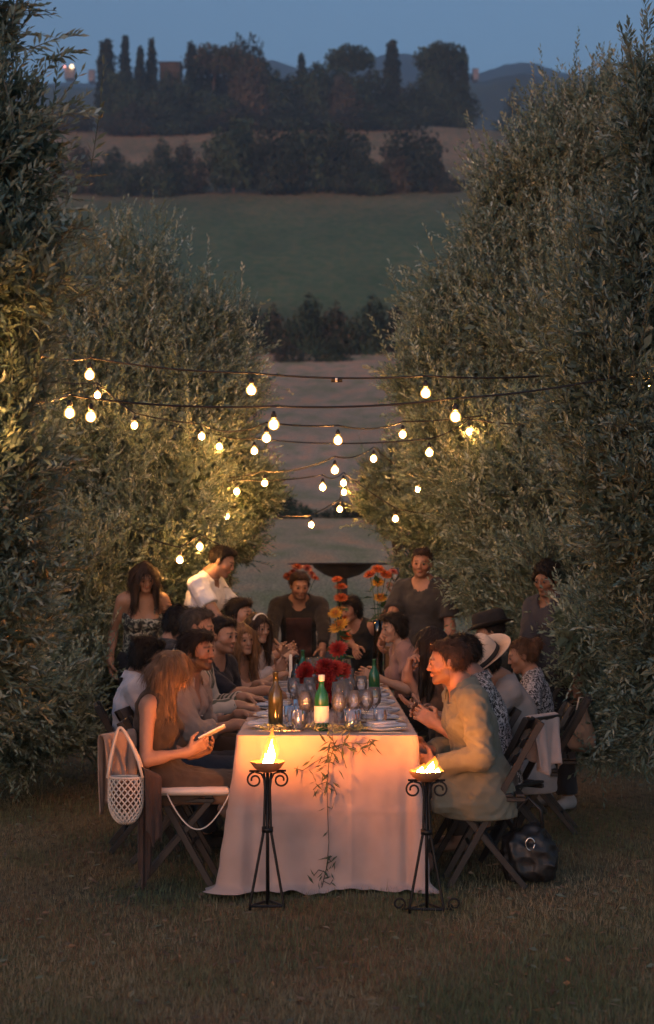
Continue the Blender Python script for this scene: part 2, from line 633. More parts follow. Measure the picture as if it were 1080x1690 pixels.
def olive(label, base, lobes, n_sprig, leafL, leafW, seed, shoots=(), m=20, nfill=9000, up=.60, sl=(.16, .40), fill=.05, tone=1.0, shade=(1, 1, 1)):
    r = np.random.default_rng(seed)
    base = np.asarray(base, float)
    root = thing('olive_tree', label, 'tree', base, group='olive trees around the table')
    P, nr = crown_points(lobes, n_sprig, r, .62, 1.0)
    D = unit(nr * .7 + r.normal(size=P.shape) * .38 + v3(0, 0, up))
    L = r.uniform(*sl, len(P))
    parts = [sprigs(P - D * (L * .5)[:, None], D, L, m, leafL, leafW, r)]
    if len(shoots):
        sh = np.array([s[0] for s in shoots], float)
        sd = unit(np.array([s[1] for s in shoots], float))
        sL = np.array([s[2] for s in shoots], float)
        parts.append(sprigs(sh, sd, sL, 22, leafL * 1.15, leafW * 1.15, r, .02))
    ns = int(n_sprig * .028)
    P, nr = crown_points(lobes, ns, r, .93, 1.0)
    keep = nr[:, 2] > -.25
    P, nr = P[keep], nr[keep]
    D = unit(nr * .35 + r.normal(size=P.shape) * .12 + v3(0, 0, 1))
    parts.append(sprigs(P, D, r.uniform(.7, 1.2, len(P)) * sl[1] * .9, 20, leafL * 1.05, leafW, r, .0))
    # inner, coarser foliage
    Pf, nf = crown_points(lobes, nfill, r, .15, .72, .3)
    Df = unit(nf * .5 + r.normal(size=Pf.shape) * .7 + v3(0, 0, .3))
    V, F = leaf_quads(Pf, Df, fill * 2.4 * r.uniform(.7, 1.3, len(Pf)), fill * .55 * r.uniform(.7, 1.2, len(Pf)), r)
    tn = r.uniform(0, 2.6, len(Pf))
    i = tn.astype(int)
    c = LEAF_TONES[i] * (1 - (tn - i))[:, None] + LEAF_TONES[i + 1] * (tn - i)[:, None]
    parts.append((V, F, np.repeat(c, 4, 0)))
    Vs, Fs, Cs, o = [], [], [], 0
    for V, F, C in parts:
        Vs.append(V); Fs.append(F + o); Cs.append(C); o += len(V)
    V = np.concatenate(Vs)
    Cs = [q * tone * np.array(shade) for q in Cs]  # tone and shade bake dimmer, bluer light into the edge trees' leaves
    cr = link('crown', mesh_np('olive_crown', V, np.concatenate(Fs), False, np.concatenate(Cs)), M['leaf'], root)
    cr['kind'] = 'stuff'
    # trunk and limbs
    lo = np.asarray(lobes, float)
    cx = lo[:, :3].mean(0)
    fork = base + (cx - base) * .32
    t = MB()
    pts = [base + v3(0, 0, -.1), base + v3(.03, 0, .12), base + (fork - base) * .55 + v3(.06, .04, 0), fork]
    t.tube(pts, [.24, .19, .15, .13], 12)
    t.build('trunk', M['bark'], root, True, True)
    for l in lo[:6]:
        b = MB()
        e = l[:3] + v3(0, 0, l[5] * .3)
        mid = (fork + e) / 2 + r.normal(size=3) * .12
        b.tube([fork - v3(0, 0, .08), fork + (mid - fork) * .5 + v3(0, 0, .08), mid, e], [.09, .07, .05, .015], 8)
        b.build('limb', M['bark'], root, True, True)
    return root


def lob(px, py, Y, rx, rz, ry=None):
    """crown lobe centred at a pixel, radii given in pixels of that depth"""
    p = at(px, py, Y)
    k = Y / F_PX
    return (*p, rx * k, (ry if ry else rx * k * .9), rz * k)


# left foreground tree, reaching in from the frame's edge
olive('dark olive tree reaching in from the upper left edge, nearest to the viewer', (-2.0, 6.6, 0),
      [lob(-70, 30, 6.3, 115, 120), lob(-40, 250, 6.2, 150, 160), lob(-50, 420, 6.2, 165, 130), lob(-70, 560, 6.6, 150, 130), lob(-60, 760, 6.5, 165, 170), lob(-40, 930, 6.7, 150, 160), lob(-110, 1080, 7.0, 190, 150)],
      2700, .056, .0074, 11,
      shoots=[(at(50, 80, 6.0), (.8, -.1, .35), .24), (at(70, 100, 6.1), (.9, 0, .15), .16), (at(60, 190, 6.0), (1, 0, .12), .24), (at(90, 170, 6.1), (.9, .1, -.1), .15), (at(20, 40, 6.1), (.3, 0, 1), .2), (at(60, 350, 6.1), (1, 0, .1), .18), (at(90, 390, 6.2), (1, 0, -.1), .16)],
      nfill=13000, m=18, fill=.032, tone=.72, shade=(.9, 1, 1.08))  # skylit dimness away from the bulbs painted into these leaves
# left middle tree
olive('round grey green olive tree left of the table behind the standing woman', (-2.1, 14.6, 0),
      [lob(185, 640, 13.5, 200, 245), lob(330, 620, 13.5, 95, 150), lob(300, 720, 13.1, 120, 160), lob(120, 800, 12.7, 190, 240), lob(270, 880, 12.5, 130, 170), lob(60, 1000, 12.1, 190, 190), lob(130, 1120, 12.0, 130, 130), lob(-60, 1120, 10.6, 190, 150), lob(30, 1180, 10.9, 130, 90)],
      10500, .056, .0084, 12,
      shoots=[(at(215, 385, 14), (0, 0, 1), .3), (at(310, 430, 14), (.1, 0, 1), .32), (at(265, 405, 14), (.05, 0, 1), .3), (at(375, 500, 14), (.2, 0, 1), .35), (at(400, 540, 14), (.3, 0, 1), .35), (at(425, 560, 14), (.4, 0, 1), .3), (at(340, 450, 14), (.2, 0, 1), .3), (at(425, 640, 14), (1, 0, .6), .25), (at(160, 380, 14), (-.1, 0, 1), .3), (at(120, 365, 14), (0, 0, 1), .3)],
      nfill=24000, sl=(.2, .48), fill=.048)
# left far tree with the bulbs in it
olive('small olive tree glowing gold among the bulbs left of the path', (-.95, 13.9, 0),
      [lob(365, 800, 13.4, 85, 75), lob(415, 815, 13.1, 48, 55), lob(330, 880, 13.4, 90, 70), lob(300, 960, 13.6, 80, 80)],
      2000, .056, .0078, 13, nfill=4500, sl=(.16, .34), fill=.05)
# right middle tree
olive('tall broad olive tree right of the table with pale upright shoots', (2.7, 13.2, 0),
      [lob(990, 330, 12.8, 175, 200), lob(880, 420, 12.6, 120, 190), lob(800, 560, 12.6, 130, 170), lob(960, 600, 12.2, 190, 240), lob(730, 640, 12.4, 85, 130), lob(788, 738, 12.2, 120, 140), lob(900, 850, 11.6, 170, 190), lob(855, 905, 11.6, 85, 90), lob(1000, 1010, 11.0, 170, 190), lob(900, 980, 11.2, 90, 110), lob(1010, 1120, 10.6, 125, 130), lob(955, 1040, 10.1, 42, 60)],
      13500, .056, .0084, 14,
      shoots=[(at(650, 610, 11.6), (-.45, -.1, 1), .42), (at(655, 600, 11.6), (.1, 0, 1), .3), (at(640, 620, 11.6), (-.9, 0, .3), .2), (at(690, 600, 11.8), (-.1, 0, 1), .35), (at(815, 270, 12.4), (-.3, 0, 1), .34), (at(850, 260, 12.4), (-.1, 0, 1), .32), (at(880, 250, 12.4), (0, 0, 1), .34), (at(920, 215, 12.4), (0, 0, 1), .34), (at(950, 180, 12.4), (-.1, 0, 1), .34), (at(790, 350, 12.4), (-.4, 0, 1), .3), (at(760, 410, 12.4), (-.5, 0, 1), .3), (at(1000, 140, 12.4), (0, 0, 1), .38), (at(720, 470, 12.4), (-.4, 0, 1), .3), (at(800, 300, 12.4), (-.5, 0, .8), .3), (at(700, 520, 12.4), (-.2, 0, 1), .3)],
      nfill=30000, sl=(.2, .48), fill=.048)
# right foreground tree
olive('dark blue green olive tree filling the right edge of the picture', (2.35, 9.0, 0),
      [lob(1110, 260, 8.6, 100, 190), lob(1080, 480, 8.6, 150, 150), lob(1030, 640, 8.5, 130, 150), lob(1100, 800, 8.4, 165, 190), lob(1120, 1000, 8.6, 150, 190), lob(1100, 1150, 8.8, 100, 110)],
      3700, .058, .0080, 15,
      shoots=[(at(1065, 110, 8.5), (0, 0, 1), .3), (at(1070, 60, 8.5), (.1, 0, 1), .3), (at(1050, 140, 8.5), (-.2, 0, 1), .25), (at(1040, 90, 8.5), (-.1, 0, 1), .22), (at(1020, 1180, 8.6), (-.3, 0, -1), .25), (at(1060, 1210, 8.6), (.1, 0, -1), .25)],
      nfill=13000, m=18, fill=.036, tone=.60, shade=(.86, 1, 1.12))  # shadow side painted in: leaf colour darkened and cooled
# right far tree
olive('low olive tree at the right of the path behind the standing man', (1.0, 15.2, 0),
      [lob(690, 800, 14.6, 75, 80), lob(635, 815, 14.8, 45, 60), lob(740, 860, 14.2, 80, 80), lob(730, 950, 14.4, 70, 80)],
      1700, .056, .0078, 16, nfill=4200, sl=(.16, .36), fill=.05)


# ------------------------------------------------------------------ far trees: shared crowns of small leaf clumps
def clump_mesh(name, lobes, n, size, seed, tones, zmin=None):
    r = np.random.default_rng(seed)
    lobes = np.asarray(lobes, float)
    w = (lobes[:, 3] * lobes[:, 4] * lobes[:, 5]) ** (2 / 3)
    pick = r.choice(len(lobes), n, p=w / w.sum())
    u = unit(r.normal(size=(n, 3)))
    rad = r.uniform(.35, 1.05, n) ** .5
    lump = 1 + .13 * np.sin(u[:, 0] * 7 + pick) + .13 * np.sin(u[:, 2] * 8 + pick * 2.1) + .1 * np.sin(u[:, 1] * 11 + pick)
    P = lobes[pick, :3] + u * lobes[pick, 3:6] * (rad * lump)[:, None]
    nr = unit(u + r.normal(size=(n, 3)) * .7 + v3(0, 0, .3))
    A = unit(np.cross(nr, r.normal(size=(n, 3))))
    B = np.cross(nr, A)
    s = (size * r.uniform(.5, 1.3, n))[:, None]
    V = np.stack([P - A * s, P - B * s * .6, P + A * s, P + B * s * .6], 1).reshape(-1, 3)
    t = np.asarray(tones)
    c = t[r.integers(0, len(t), n)] * r.uniform(.75, 1.25, (n, 1)) * (1 + .25 * np.sin(P[:, :1] * 5 + P[:, 2:] * 6))
    return mesh_np(name, V, np.arange(4 * n).reshape(n, 4), False, np.repeat(c, 4, 0))


M['far_leaf'] = mat_attr('far_foliage', .85, .2, .25, 3)
M['far_bark'] = mat('far_bark', (.13, .10, .08), .9, .3, 3)
GR = [(.028, .052, .030), (.042, .068, .038), (.034, .056, .034)]
DK = [(.018, .030, .020), (.026, .038, .024)]
BR = [(.080, .068, .046), (.062, .062, .042), (.05, .055, .038)]
cyp_l = [(0, 0, .12 + .1 * i, .10 * math.sin(PI * (.22 + .078 * i)) ** .8, .10 * math.sin(PI * (.22 + .078 * i)) ** .8, .10) for i in range(9)]
BROAD = [(0, 0, .62, .42, .42, .30), (.22, .1, .48, .28, .28, .24), (-.24, -.05, .5, .28, .3, .25), (0, -.2, .42, .34, .28, .24), (.1, .1, .8, .26, .26, .2), (-.15, 0, .25, .3, .3, .2), (.2, 0, .25, .26, .28, .2)]
BROAD2 = [(-.2, 0, .6, .34, .34, .32), (.2, 0, .66, .32, .32, .30), (0, -.15, .42, .45, .34, .3), (.3, .1, .35, .26, .26, .25), (-.33, 0, .3, .25, .26, .25), (0, 0, .15, .45, .3, .16)]
PINE = [(0, 0, .86, .46, .46, .11), (.22, .05, .80, .28, .28, .11), (-.25, 0, .80, .26, .26, .10), (.0, -.1, .76, .30, .26, .10)]
BUSH = [(0, 0, .4, .5, .4, .36), (.35, 0, .34, .35, .3, .3), (-.36, 0, .32, .34, .3, .3), (.1, 0, .7, .26, .26, .24), (0, -.1, .15, .6, .35, .18)]
CROWNS = {
    'cypress': [clump_mesh('cypress_crown', cyp_l, 2600, .028, 21, DK), clump_mesh('cypress_crown', cyp_l, 2600, .030, 22, DK)],
    'broad': [clump_mesh('broad_crown', BROAD, 3800, .040, 23, GR), clump_mesh('broad_crown', BROAD2, 3800, .040, 24, GR + DK)],
    'dark': [clump_mesh('dark_crown', BROAD2, 3800, .038, 25, DK)],
    'brown': [clump_mesh('brown_crown', BROAD, 3600, .040, 26, BR)],
    'pine': [clump_mesh('pine_crown', PINE, 3000, .034, 27, GR), clump_mesh('pine_crown', PINE, 3000, .034, 28, BR + GR)],
    'bush': [clump_mesh('bush_crown', BUSH, 4200, .034, 29, GR + DK), clump_mesh('bush_crown', BUSH, 4200, .034, 30, DK + BR[:1])],
}
_tm = MB().tube([(0, 0, -.25), (.01, 0, .2), (-.01, 0, .5), (.03, .01, .75)], [.03, .024, .02, .01], 6).mesh('far_trunk', True)
FAR_N = [0]


def far_tree(kind, px, ytop, ybase, w, Y, label, which=0, group='trees on the far hillside', name=None):
    i = FAR_N[0]; FAR_N[0] += 1
    b, t = at(px, ybase, Y), at(px, ytop, Y)
    b[2] = min(b[2], float(terrain_z(b[0], Y)) - .2)
    h = t[2] - b[2]
    wd = w / F_PX * Y
    nm = name or {'cypress': 'cypress_tree', 'broad': 'broadleaf_tree', 'dark': 'broadleaf_tree', 'brown': 'broadleaf_tree', 'pine': 'umbrella_pine', 'bush': 'bush'}[kind]
    root = thing(nm, label, 'bush' if nm == 'bush' else 'tree', b, (i * 2.4) % 6.28 if kind == 'cypress' else 0, group)
    unitw = {'cypress': .24, 'broad': 1.0, 'dark': 1.2, 'brown': 1.0, 'pine': .98, 'bush': 1.35}[kind]
    unith = {'pine': .97, 'cypress': 1.05}.get(kind, .98)
    o = link('crown', CROWNS[kind][which % len(CROWNS[kind])], M['far_leaf'], root, False)
    sx = wd / unitw
    flip = -1 if i % 2 else 1
    o.scale = (sx * flip, sx, h / unith)
    o['kind'] = 'stuff'
    tr = link('trunk', _tm, M['far_bark'], root, False)
    ts = h * (.9 if kind == 'pine' else .6)
    tr.scale = (min(sx, ts), min(sx, ts), ts)
    return root


YR = 372
far_tree('cypress', 175, 58, 190, 42, YR, 'broad dark cypress at the left end of the hilltop row', 0)
far_tree('cypress', 206, 50, 188, 24, YR + 4, 'slim tall cypress second from the left on the hilltop', 1)
far_tree('cypress', 231, 70, 185, 24, YR + 2, 'shorter cypress of the close pair left of the hilltop tower', 0)
far_tree('cypress', 250, 55, 188, 24, YR + 6, 'taller cypress of the close pair left of the hilltop tower', 1)
far_tree('cypress', 316, 63, 190, 27, YR, 'single dark cypress right of the hilltop tower', 0)
far_tree('pine', 352, 80, 188, 96, YR + 3, 'brownish umbrella pine with pale trunk right of the hilltop tower', 1)
far_tree('pine', 385, 82, 192, 70, YR - 2, 'smaller umbrella pine beside the big dark hilltop tree', 1)
far_tree('dark', 408, 56, 200, 74, YR + 8, 'largest dark square topped tree on the hilltop', 0)
far_tree('brown', 415, 96, 205, 74, YR - 8, 'brown leaved tree in front of the largest hilltop tree', 0)
far_tree('broad', 200, 120, 200, 80, YR - 10, 'green tree at the foot of the leftmost cypresses', 0)
far_tree('broad', 275, 140, 205, 90, YR - 12, 'low green tree below the hilltop tower', 1)
far_tree('broad', 350, 150, 208, 90, YR - 12, 'low tree below the umbrella pines', 0)
far_tree('broad', 465, 122, 210, 80, YR - 6, 'round tree just right of the brown hilltop tree', 1)
far_tree('cypress', 498, 82, 195, 22, YR, 'small pointed cypress in the middle of the hilltop', 1)
far_tree('broad', 520, 105, 205, 80, YR - 4, 'bushy green tree beside the small middle cypress', 0)
far_tree('pine', 578, 78, 170, 78, YR + 12, 'dark flat umbrella pine in the middle of the skyline', 0)
far_tree('broad', 600, 112, 195, 80, YR + 4, 'round green tree under the middle umbrella pine', 1)
far_tree('brown', 565, 125, 205, 45, YR - 8, 'small brown tree below the middle umbrella pine', 0)
far_tree('cypress', 648, 60, 160, 36, YR + 14, 'stout lone cypress right of the middle umbrella pine', 0)
far_tree('pine', 728, 74, 160, 84, YR + 16, 'spreading pine right of the stout lone cypress', 0)
far_tree('broad', 722, 82, 150, 66, YR + 17, 'leafy tree inside the spreading pine right of the lone cypress', 0)
far_tree('cypress', 766, 70, 160, 22, YR + 16, 'thin cypress at the right end of the hilltop trees', 1)
far_tree('bush', 756, 126, 185, 76, YR - 4, 'rounded green bush at the right end of the hilltop trees', 0)
far_tree('bush', 680, 135, 165, 90, YR + 10, 'low bush between the lone cypress and the spreading pine', 1)
far_tree('bush', 640, 165, 205, 120, YR - 20, 'long low bush under the stout lone cypress', 0)
far_tree('bush', 120, 165, 205, 90, YR - 10, 'low bush left of the hilltop cypresses', 1)
for k, (px, yt, w) in enumerate(((845, 136, 62), (890, 134, 66), (940, 133, 70), (985, 138, 60))):
    far_tree('bush', px, yt, 168, w, 440, ['first', 'second', 'third', 'last'][k] + ' bush from the left of the dark row on the far right ridge', k % 2, 'bushes on the right ridge')
far_tree('dark', 350, 92, 200, 90, YR + 9, 'dark tree filling the gap under the brownish umbrella pine', 0)
far_tree('dark', 740, 84, 165, 84, YR + 20, 'dense dark tree behind the spreading pine on the right', 0)
far_tree('broad', 222, 112, 195, 60, YR + 8, 'dark green tree between the left hilltop cypresses', 1)
far_tree('broad', 440, 105, 200, 70, YR + 6, 'tree in the gap right of the largest hilltop tree', 0)
far_tree('broad', 555, 112, 195, 70, YR + 2, 'tree left below the middle umbrella pine', 0)
far_tree('bush', 700, 128, 178, 100, YR + 2, 'wide bush under the spreading pine on the right', 0)
far_tree('bush', 590, 165, 208, 110, YR - 16, 'wide low bush on the slope below the middle pine', 1)
far_tree('bush', 480, 172, 214, 120, YR - 18, 'wide low bush on the slope below the small cypress', 0)
far_tree('bush', 390, 172, 212, 110, YR - 18, 'wide low bush on the slope below the brown tree', 1)
far_tree('bush', 300, 172, 206, 110, YR - 18, 'wide low bush on the slope below the tower', 0)
far_tree('bush', 215, 168, 200, 100, YR - 16, 'wide low bush on the slope below the left cypresses', 1)
far_tree('broad', 288, 114, 205, 56, YR - 4, 'narrow tree standing against the foot of the hilltop tower', 1)
YH = 263
hed = [(125, 232, 318, 90, 'bush', 1), (195, 240, 318, 100, 'bush', 0), (262, 225, 318, 80, 'bush', 0), (310, 228, 318, 80, 'bush', 1), (385, 196, 322, 100, 'broad', 0), (455, 205, 322, 100, 'dark', 0), (520, 198, 322, 110, 'broad', 1), (575, 205, 322, 90, 'dark', 0), (612, 260, 322, 70, 'bush', 0), (682, 210, 326, 118, 'dark', 0), (655, 250, 326, 60, 'brown', 0), (735, 275, 324, 60, 'bush', 1), (785, 282, 322, 70, 'bush', 0), (480, 250, 322, 60, 'brown', 0)]
for k, (px, yt, yb, w, kd, wh) in enumerate(hed):
    which = ['first', 'second', 'third', 'fourth', 'fifth', 'sixth', 'seventh', 'eighth', 'ninth', 'tenth', 'eleventh', 'twelfth', 'thirteenth', 'fourteenth']
    rank = sorted(range(len(hed)), key=lambda q: hed[q][0]).index(k)
    far_tree(kd, px, yt, yb, w, YH - (k % 3) * 2, which[rank] + (' bush' if kd == 'bush' else ' tree') + ' from the left in the hedgerow above the green field', wh, 'hedgerow above the green field')
low = [(400, 490, 600, 110), (455, 500, 604, 90), (505, 480, 606, 100), (560, 496, 608, 100), (610, 482, 610, 110), (670, 490, 612, 110), (545, 555, 612, 70), (480, 560, 612, 60), (740, 500, 612, 120)]
for k, (px, yt, yb, w) in enumerate(low):
    rank = sorted(range(len(low)), key=lambda q: low[q][0]).index(k)
    far_tree('bush', px, yt, yb, w, 128 - (6 if yt > 550 else 0), ['leftmost', 'second', 'third', 'fourth', 'fifth', 'sixth', 'seventh', 'eighth', 'rightmost'][rank] + ' bush from the left in the dark thicket below the green field', k, 'thicket in the dip below the green field')
for k, (px, yt, yb, w) in enumerate(((480, 812, 872, 90), (560, 822, 874, 80), (625, 815, 878, 90))):
    far_tree('bush', px, yt, yb, w, 46, ['left', 'middle', 'right'][k] + ' dark shrub across the pale field behind the hanging bulbs', k, 'shrubs across the pale field')


def sapling(px, py, Y, h, n, label, seed):
    r = np.random.default_rng(seed)
    b = at(px, py, Y)
    b[2] = terrain_z(b[0], Y)
    root = thing('leafy_shrub', label, 'shrub', b, group='green shrubs behind the table')
    P, D, L = [], [], []
    for i in range(n):
        a = r.uniform(0, 2 * PI)
        d = nrm((math.cos(a) * .6, math.sin(a) * .6, 1))
        s = r.uniform(.2, .9) * h
        P.append(b + d * s * .5 + r.normal(size=3) * .06); D.append(nrm(d + r.normal(size=3) * .3)); L.append(h * r.uniform(.3, .55))
    V, F, C = sprigs(np.array(P), np.array(D), np.array(L), 14, .10, .017, r, .2)
    C = C * v3(.7, 1.15, .6)
    o = link('crown', mesh_np('shrub_crown', V, F, False, C), M['leaf'], root)
    o['kind'] = 'stuff'
    t = MB()
    for i in range(5):
        a = i * 1.3
        t.tube([b + v3(0, 0, -.05), b + v3(math.cos(a) * .1, math.sin(a) * .1, h * .5)], [.014, .006], 6)
        t.build('stem', M['bark'], root, True, True); t = MB()


sapling(415, 1010, 14.8, .75, 70, 'light green shrub behind the man in the white T-shirt', 41)
sapling(590, 1010, 15.2, .8, 60, 'green shrub behind the tall orange flowers', 42)
sapling(770, 1000, 14.6, .9, 60, 'green shrub behind the man in the charcoal T-shirt', 43)


# ------------------------------------------------------------------ villa and village
def villa():
    m_wall = mat('villa_brick', (.066, .064, .062), .9, .3, .8)
    m_roof = mat('villa_roof', (.09, .055, .042), .9, .25, 2)
    m_shut = mat('villa_shutter', (.05, .045, .04), .7, .2, 3)
    b = at(282, 195, YR + 10); top = at(282, 101, YR + 10)
    root = thing('villa_tower', 'brown brick tower house among the hilltop cypresses', 'building', b)
    w, d, h = 5.0, 6.0, top[2] - b[2]
    MB().box((0, 0, h * .46), (w, d, h * .92)).build('wall', m_wall, root)
    rf = MB()
    rf.add([(-w * .58, -d * .56, h * .921), (w * .58, -d * .56, h * .921), (w * .58, d * .56, h * .921), (-w * .58, d * .56, h * .921), (0, 0, h)], [(0, 1, 4), (1, 2, 4), (2, 3, 4), (3, 0, 4), (3, 2, 1, 0)])
    rf.build('roof', m_roof, root)
    for zz in (.35, .6, .8):
        for x in (-1.4, 1.4):
            wd = MB().box((x, -d / 2 - .03, h * zz), (.9, .12, 1.5)).build('window', m_shut, root)
            MB().box((x, -d / 2 - .08, h * zz - .85), (1.2, .22, .14)).build('sill', m_wall, wd)
    b2 = at(350, 192, YR + 14)
    root = thing('villa_wing', 'long low brick house behind the umbrella pines', 'building', b2)
    w, d, h = 13, 6, 9.5
    MB().box((0, 0, h * .42), (w, d, h * .84)).build('wall', m_wall, root)
    rf = MB()
    rf.add([(-w * .53, -d * .57, h * .842), (w * .53, -d * .57, h * .842), (w * .53, d * .57, h * .842), (-w * .53, d * .57, h * .842), (-w * .5, 0, h), (w * .5, 0, h)], [(0, 1, 5, 4), (2, 3, 4, 5), (1, 2, 5), (3, 0, 4), (3, 2, 1, 0)])
    rf.build('roof', m_roof, root)
    for zz in (.25, .6):
        for x in (-4.6, -1.6, 1.6, 4.6):
            MB().box((x, -d / 2 - .03, h * zz), (1.0, .12, 1.6)).build('window', m_shut, root)


villa()


def village():
    m_wall = mat('village_wall', (.3, .28, .27), .9, .1, .3)
    m_roof = mat('village_roof', (.2, .11, .08), .9, .2, .5)
    m_lamp = mat_emit('village_lamp', (1.0, .70, .42), .9)
    m_lamp2 = mat_emit('village_lamp_red', (1.0, .36, .26), .6)
    Y = 900.0
    spec = [(116, 126, 16, 'far house with two bright lamps on the left horizon'), (152, 130, 10, 'small pale far house right of the lamps on the left horizon'), (785, 128, 9, 'tiny pale farmhouse on the blue hill at the right')]
    for k, (px, py, w, lab) in enumerate(spec):
        b = at(px, py, Y)
        r = thing('far_house', lab, 'building', b)
        h = 4.2
        MB().box((0, 0, h / 2 - 1), (w * .35, 6, h + 2)).build('wall', m_wall, r)
        ww = w * .35
        MB().add([(-ww * .55, -3.4, h), (ww * .55, -3.4, h), (ww * .55, 3.4, h), (-ww * .55, 3.4, h), (-ww * .5, 0, h + 1.4), (ww * .5, 0, h + 1.4)], [(0, 1, 5, 4), (2, 3, 4, 5), (1, 2, 5), (3, 0, 4), (3, 2, 1, 0)]).build('roof', m_roof, r)
        if k == 0:
            for x, s, m in ((-2.6, .8, m_lamp2), (1.6, 1.25, m_lamp)):
                MB().lathe([(.05, -s), (s * .7, -s * .7), (s, 0), (s * .7, s * .7), (.05, s)], 10, (x, -4.6, 4.4)).build('lamp', m, r, True)
                MB().tube([(x, -4.6, -2), (x, -4.6, 3.4)], .12, 6).build('lamp_post', m_roof, r)


village()


# ------------------------------------------------------------------ grass
def grass():
    r = np.random.default_rng(5)
    n = 150000
    u = r.uniform(0, 1, n)
    Y = 4.9 + 10.0 * u ** 1.5
    X = r.uniform(-.235, .235, n) * Y
    Z = terrain_z(X, Y)
    patch = 1.2 * np.sin(X * 2.3 + Y * 1.1) + np.sin(X * 4.9 - Y * 2.7 + 1) * .9 + np.sin(X * 9.1 + Y * 6.3) * .6 + r.normal(size=n) * .45
    h = r.uniform(.010, .045, n) * (1 + .15 * np.clip(patch, -1.4, 1.5)) * np.where(r.uniform(0, 1, n) < .02, 1.8, 1)
    a = r.uniform(0, 2 * PI, n)
    lean = r.uniform(.1, .9, n)
    d = np.stack([np.cos(a) * lean, np.sin(a) * lean, np.ones(n)], 1)
    s = np.stack([-np.sin(a), np.cos(a), np.zeros(n)], 1) * r.uniform(.0012, .0026, n)[:, None]
    P = np.stack([X, Y, Z - .004], 1)
    V = np.stack([P - s, P + s, P + d * h[:, None]], 1).reshape(-1, 3)
    dry, grn, red = v3(.275, .215, .125), v3(.125, .135, .064), v3(.215, .118, .07)
    t = np.clip(.5 + patch * .42, 0, 1)[:, None]
    c = grn * t + dry * (1 - t)
    rp = np.sin(X * 1.3 + 2) + np.sin(Y * 3.1 + X * .7) + .5 * np.sin(X * 6 - Y * 4)
    q = (r.uniform(0, 1, n) < .10 + .28 * (rp > .6))[:, None]
    c = np.where(q, red, c) * r.uniform(.7, 1.3, (n, 1))
    me = mesh_np('grass', V, np.arange(3 * n).reshape(n, 3), False, np.repeat(c, 3, 0))
    tag(link('grass', me, mat_attr('grass_blades', .8, .2, .1, 5, transl=.2)), 'short dry grass on the ground around the table', 'grass', kind='stuff')


grass()


def leaf_litter():
    r = np.random.default_rng(8)
    n = 1300
    Y = 5.0 + 8.0 * r.uniform(0, 1, n) ** 1.4
    X = r.uniform(-.235, .235, n) * Y
    P = np.stack([X, Y, terrain_z(X, Y) + r.uniform(.008, .022, n)], 1)
    a = r.uniform(0, 6.28, n)
    D = unit(np.stack([np.cos(a), np.sin(a), r.uniform(-.25, .35, n)], 1))
    V, F = leaf_quads(P, D, r.uniform(.03, .06, n), r.uniform(.005, .010, n), r)
    t = np.array([(.16, .10, .06), (.21, .155, .095), (.11, .07, .042), (.14, .15, .095)])
    c = t[r.integers(0, 4, n)] * r.uniform(.7, 1.2, (n, 1))
    tag(link('leaf_litter', mesh_np('leaf_litter', V, F, False, np.repeat(c, 4, 0)), M['leaf']), 'dry fallen olive leaves scattered over the grass', 'leaves', kind='stuff')


leaf_litter()
# ------------------------------------------------------------------ table and cloth
TY0, TY1, THW, TZ = 7.64, 12.6, .436, .752


def build_table():
    t = thing('dining_table', 'long wooden banquet table hidden under the linen cloth', 'table', (0, (TY0 + TY1) / 2, 0))
    MB().box((0, 0, TZ - .022), (THW * 2 - .01, TY1 - TY0 - .02, .035)).build('table_top', M['wood'], t)
    for x in (-.36, .36):
        for y in (-2.2, -.75, .75, 2.2):
            MB().box((x, y, (TZ - .04) / 2), (.06, .06, TZ - .042)).build('leg', M['wood'], t)


build_table()


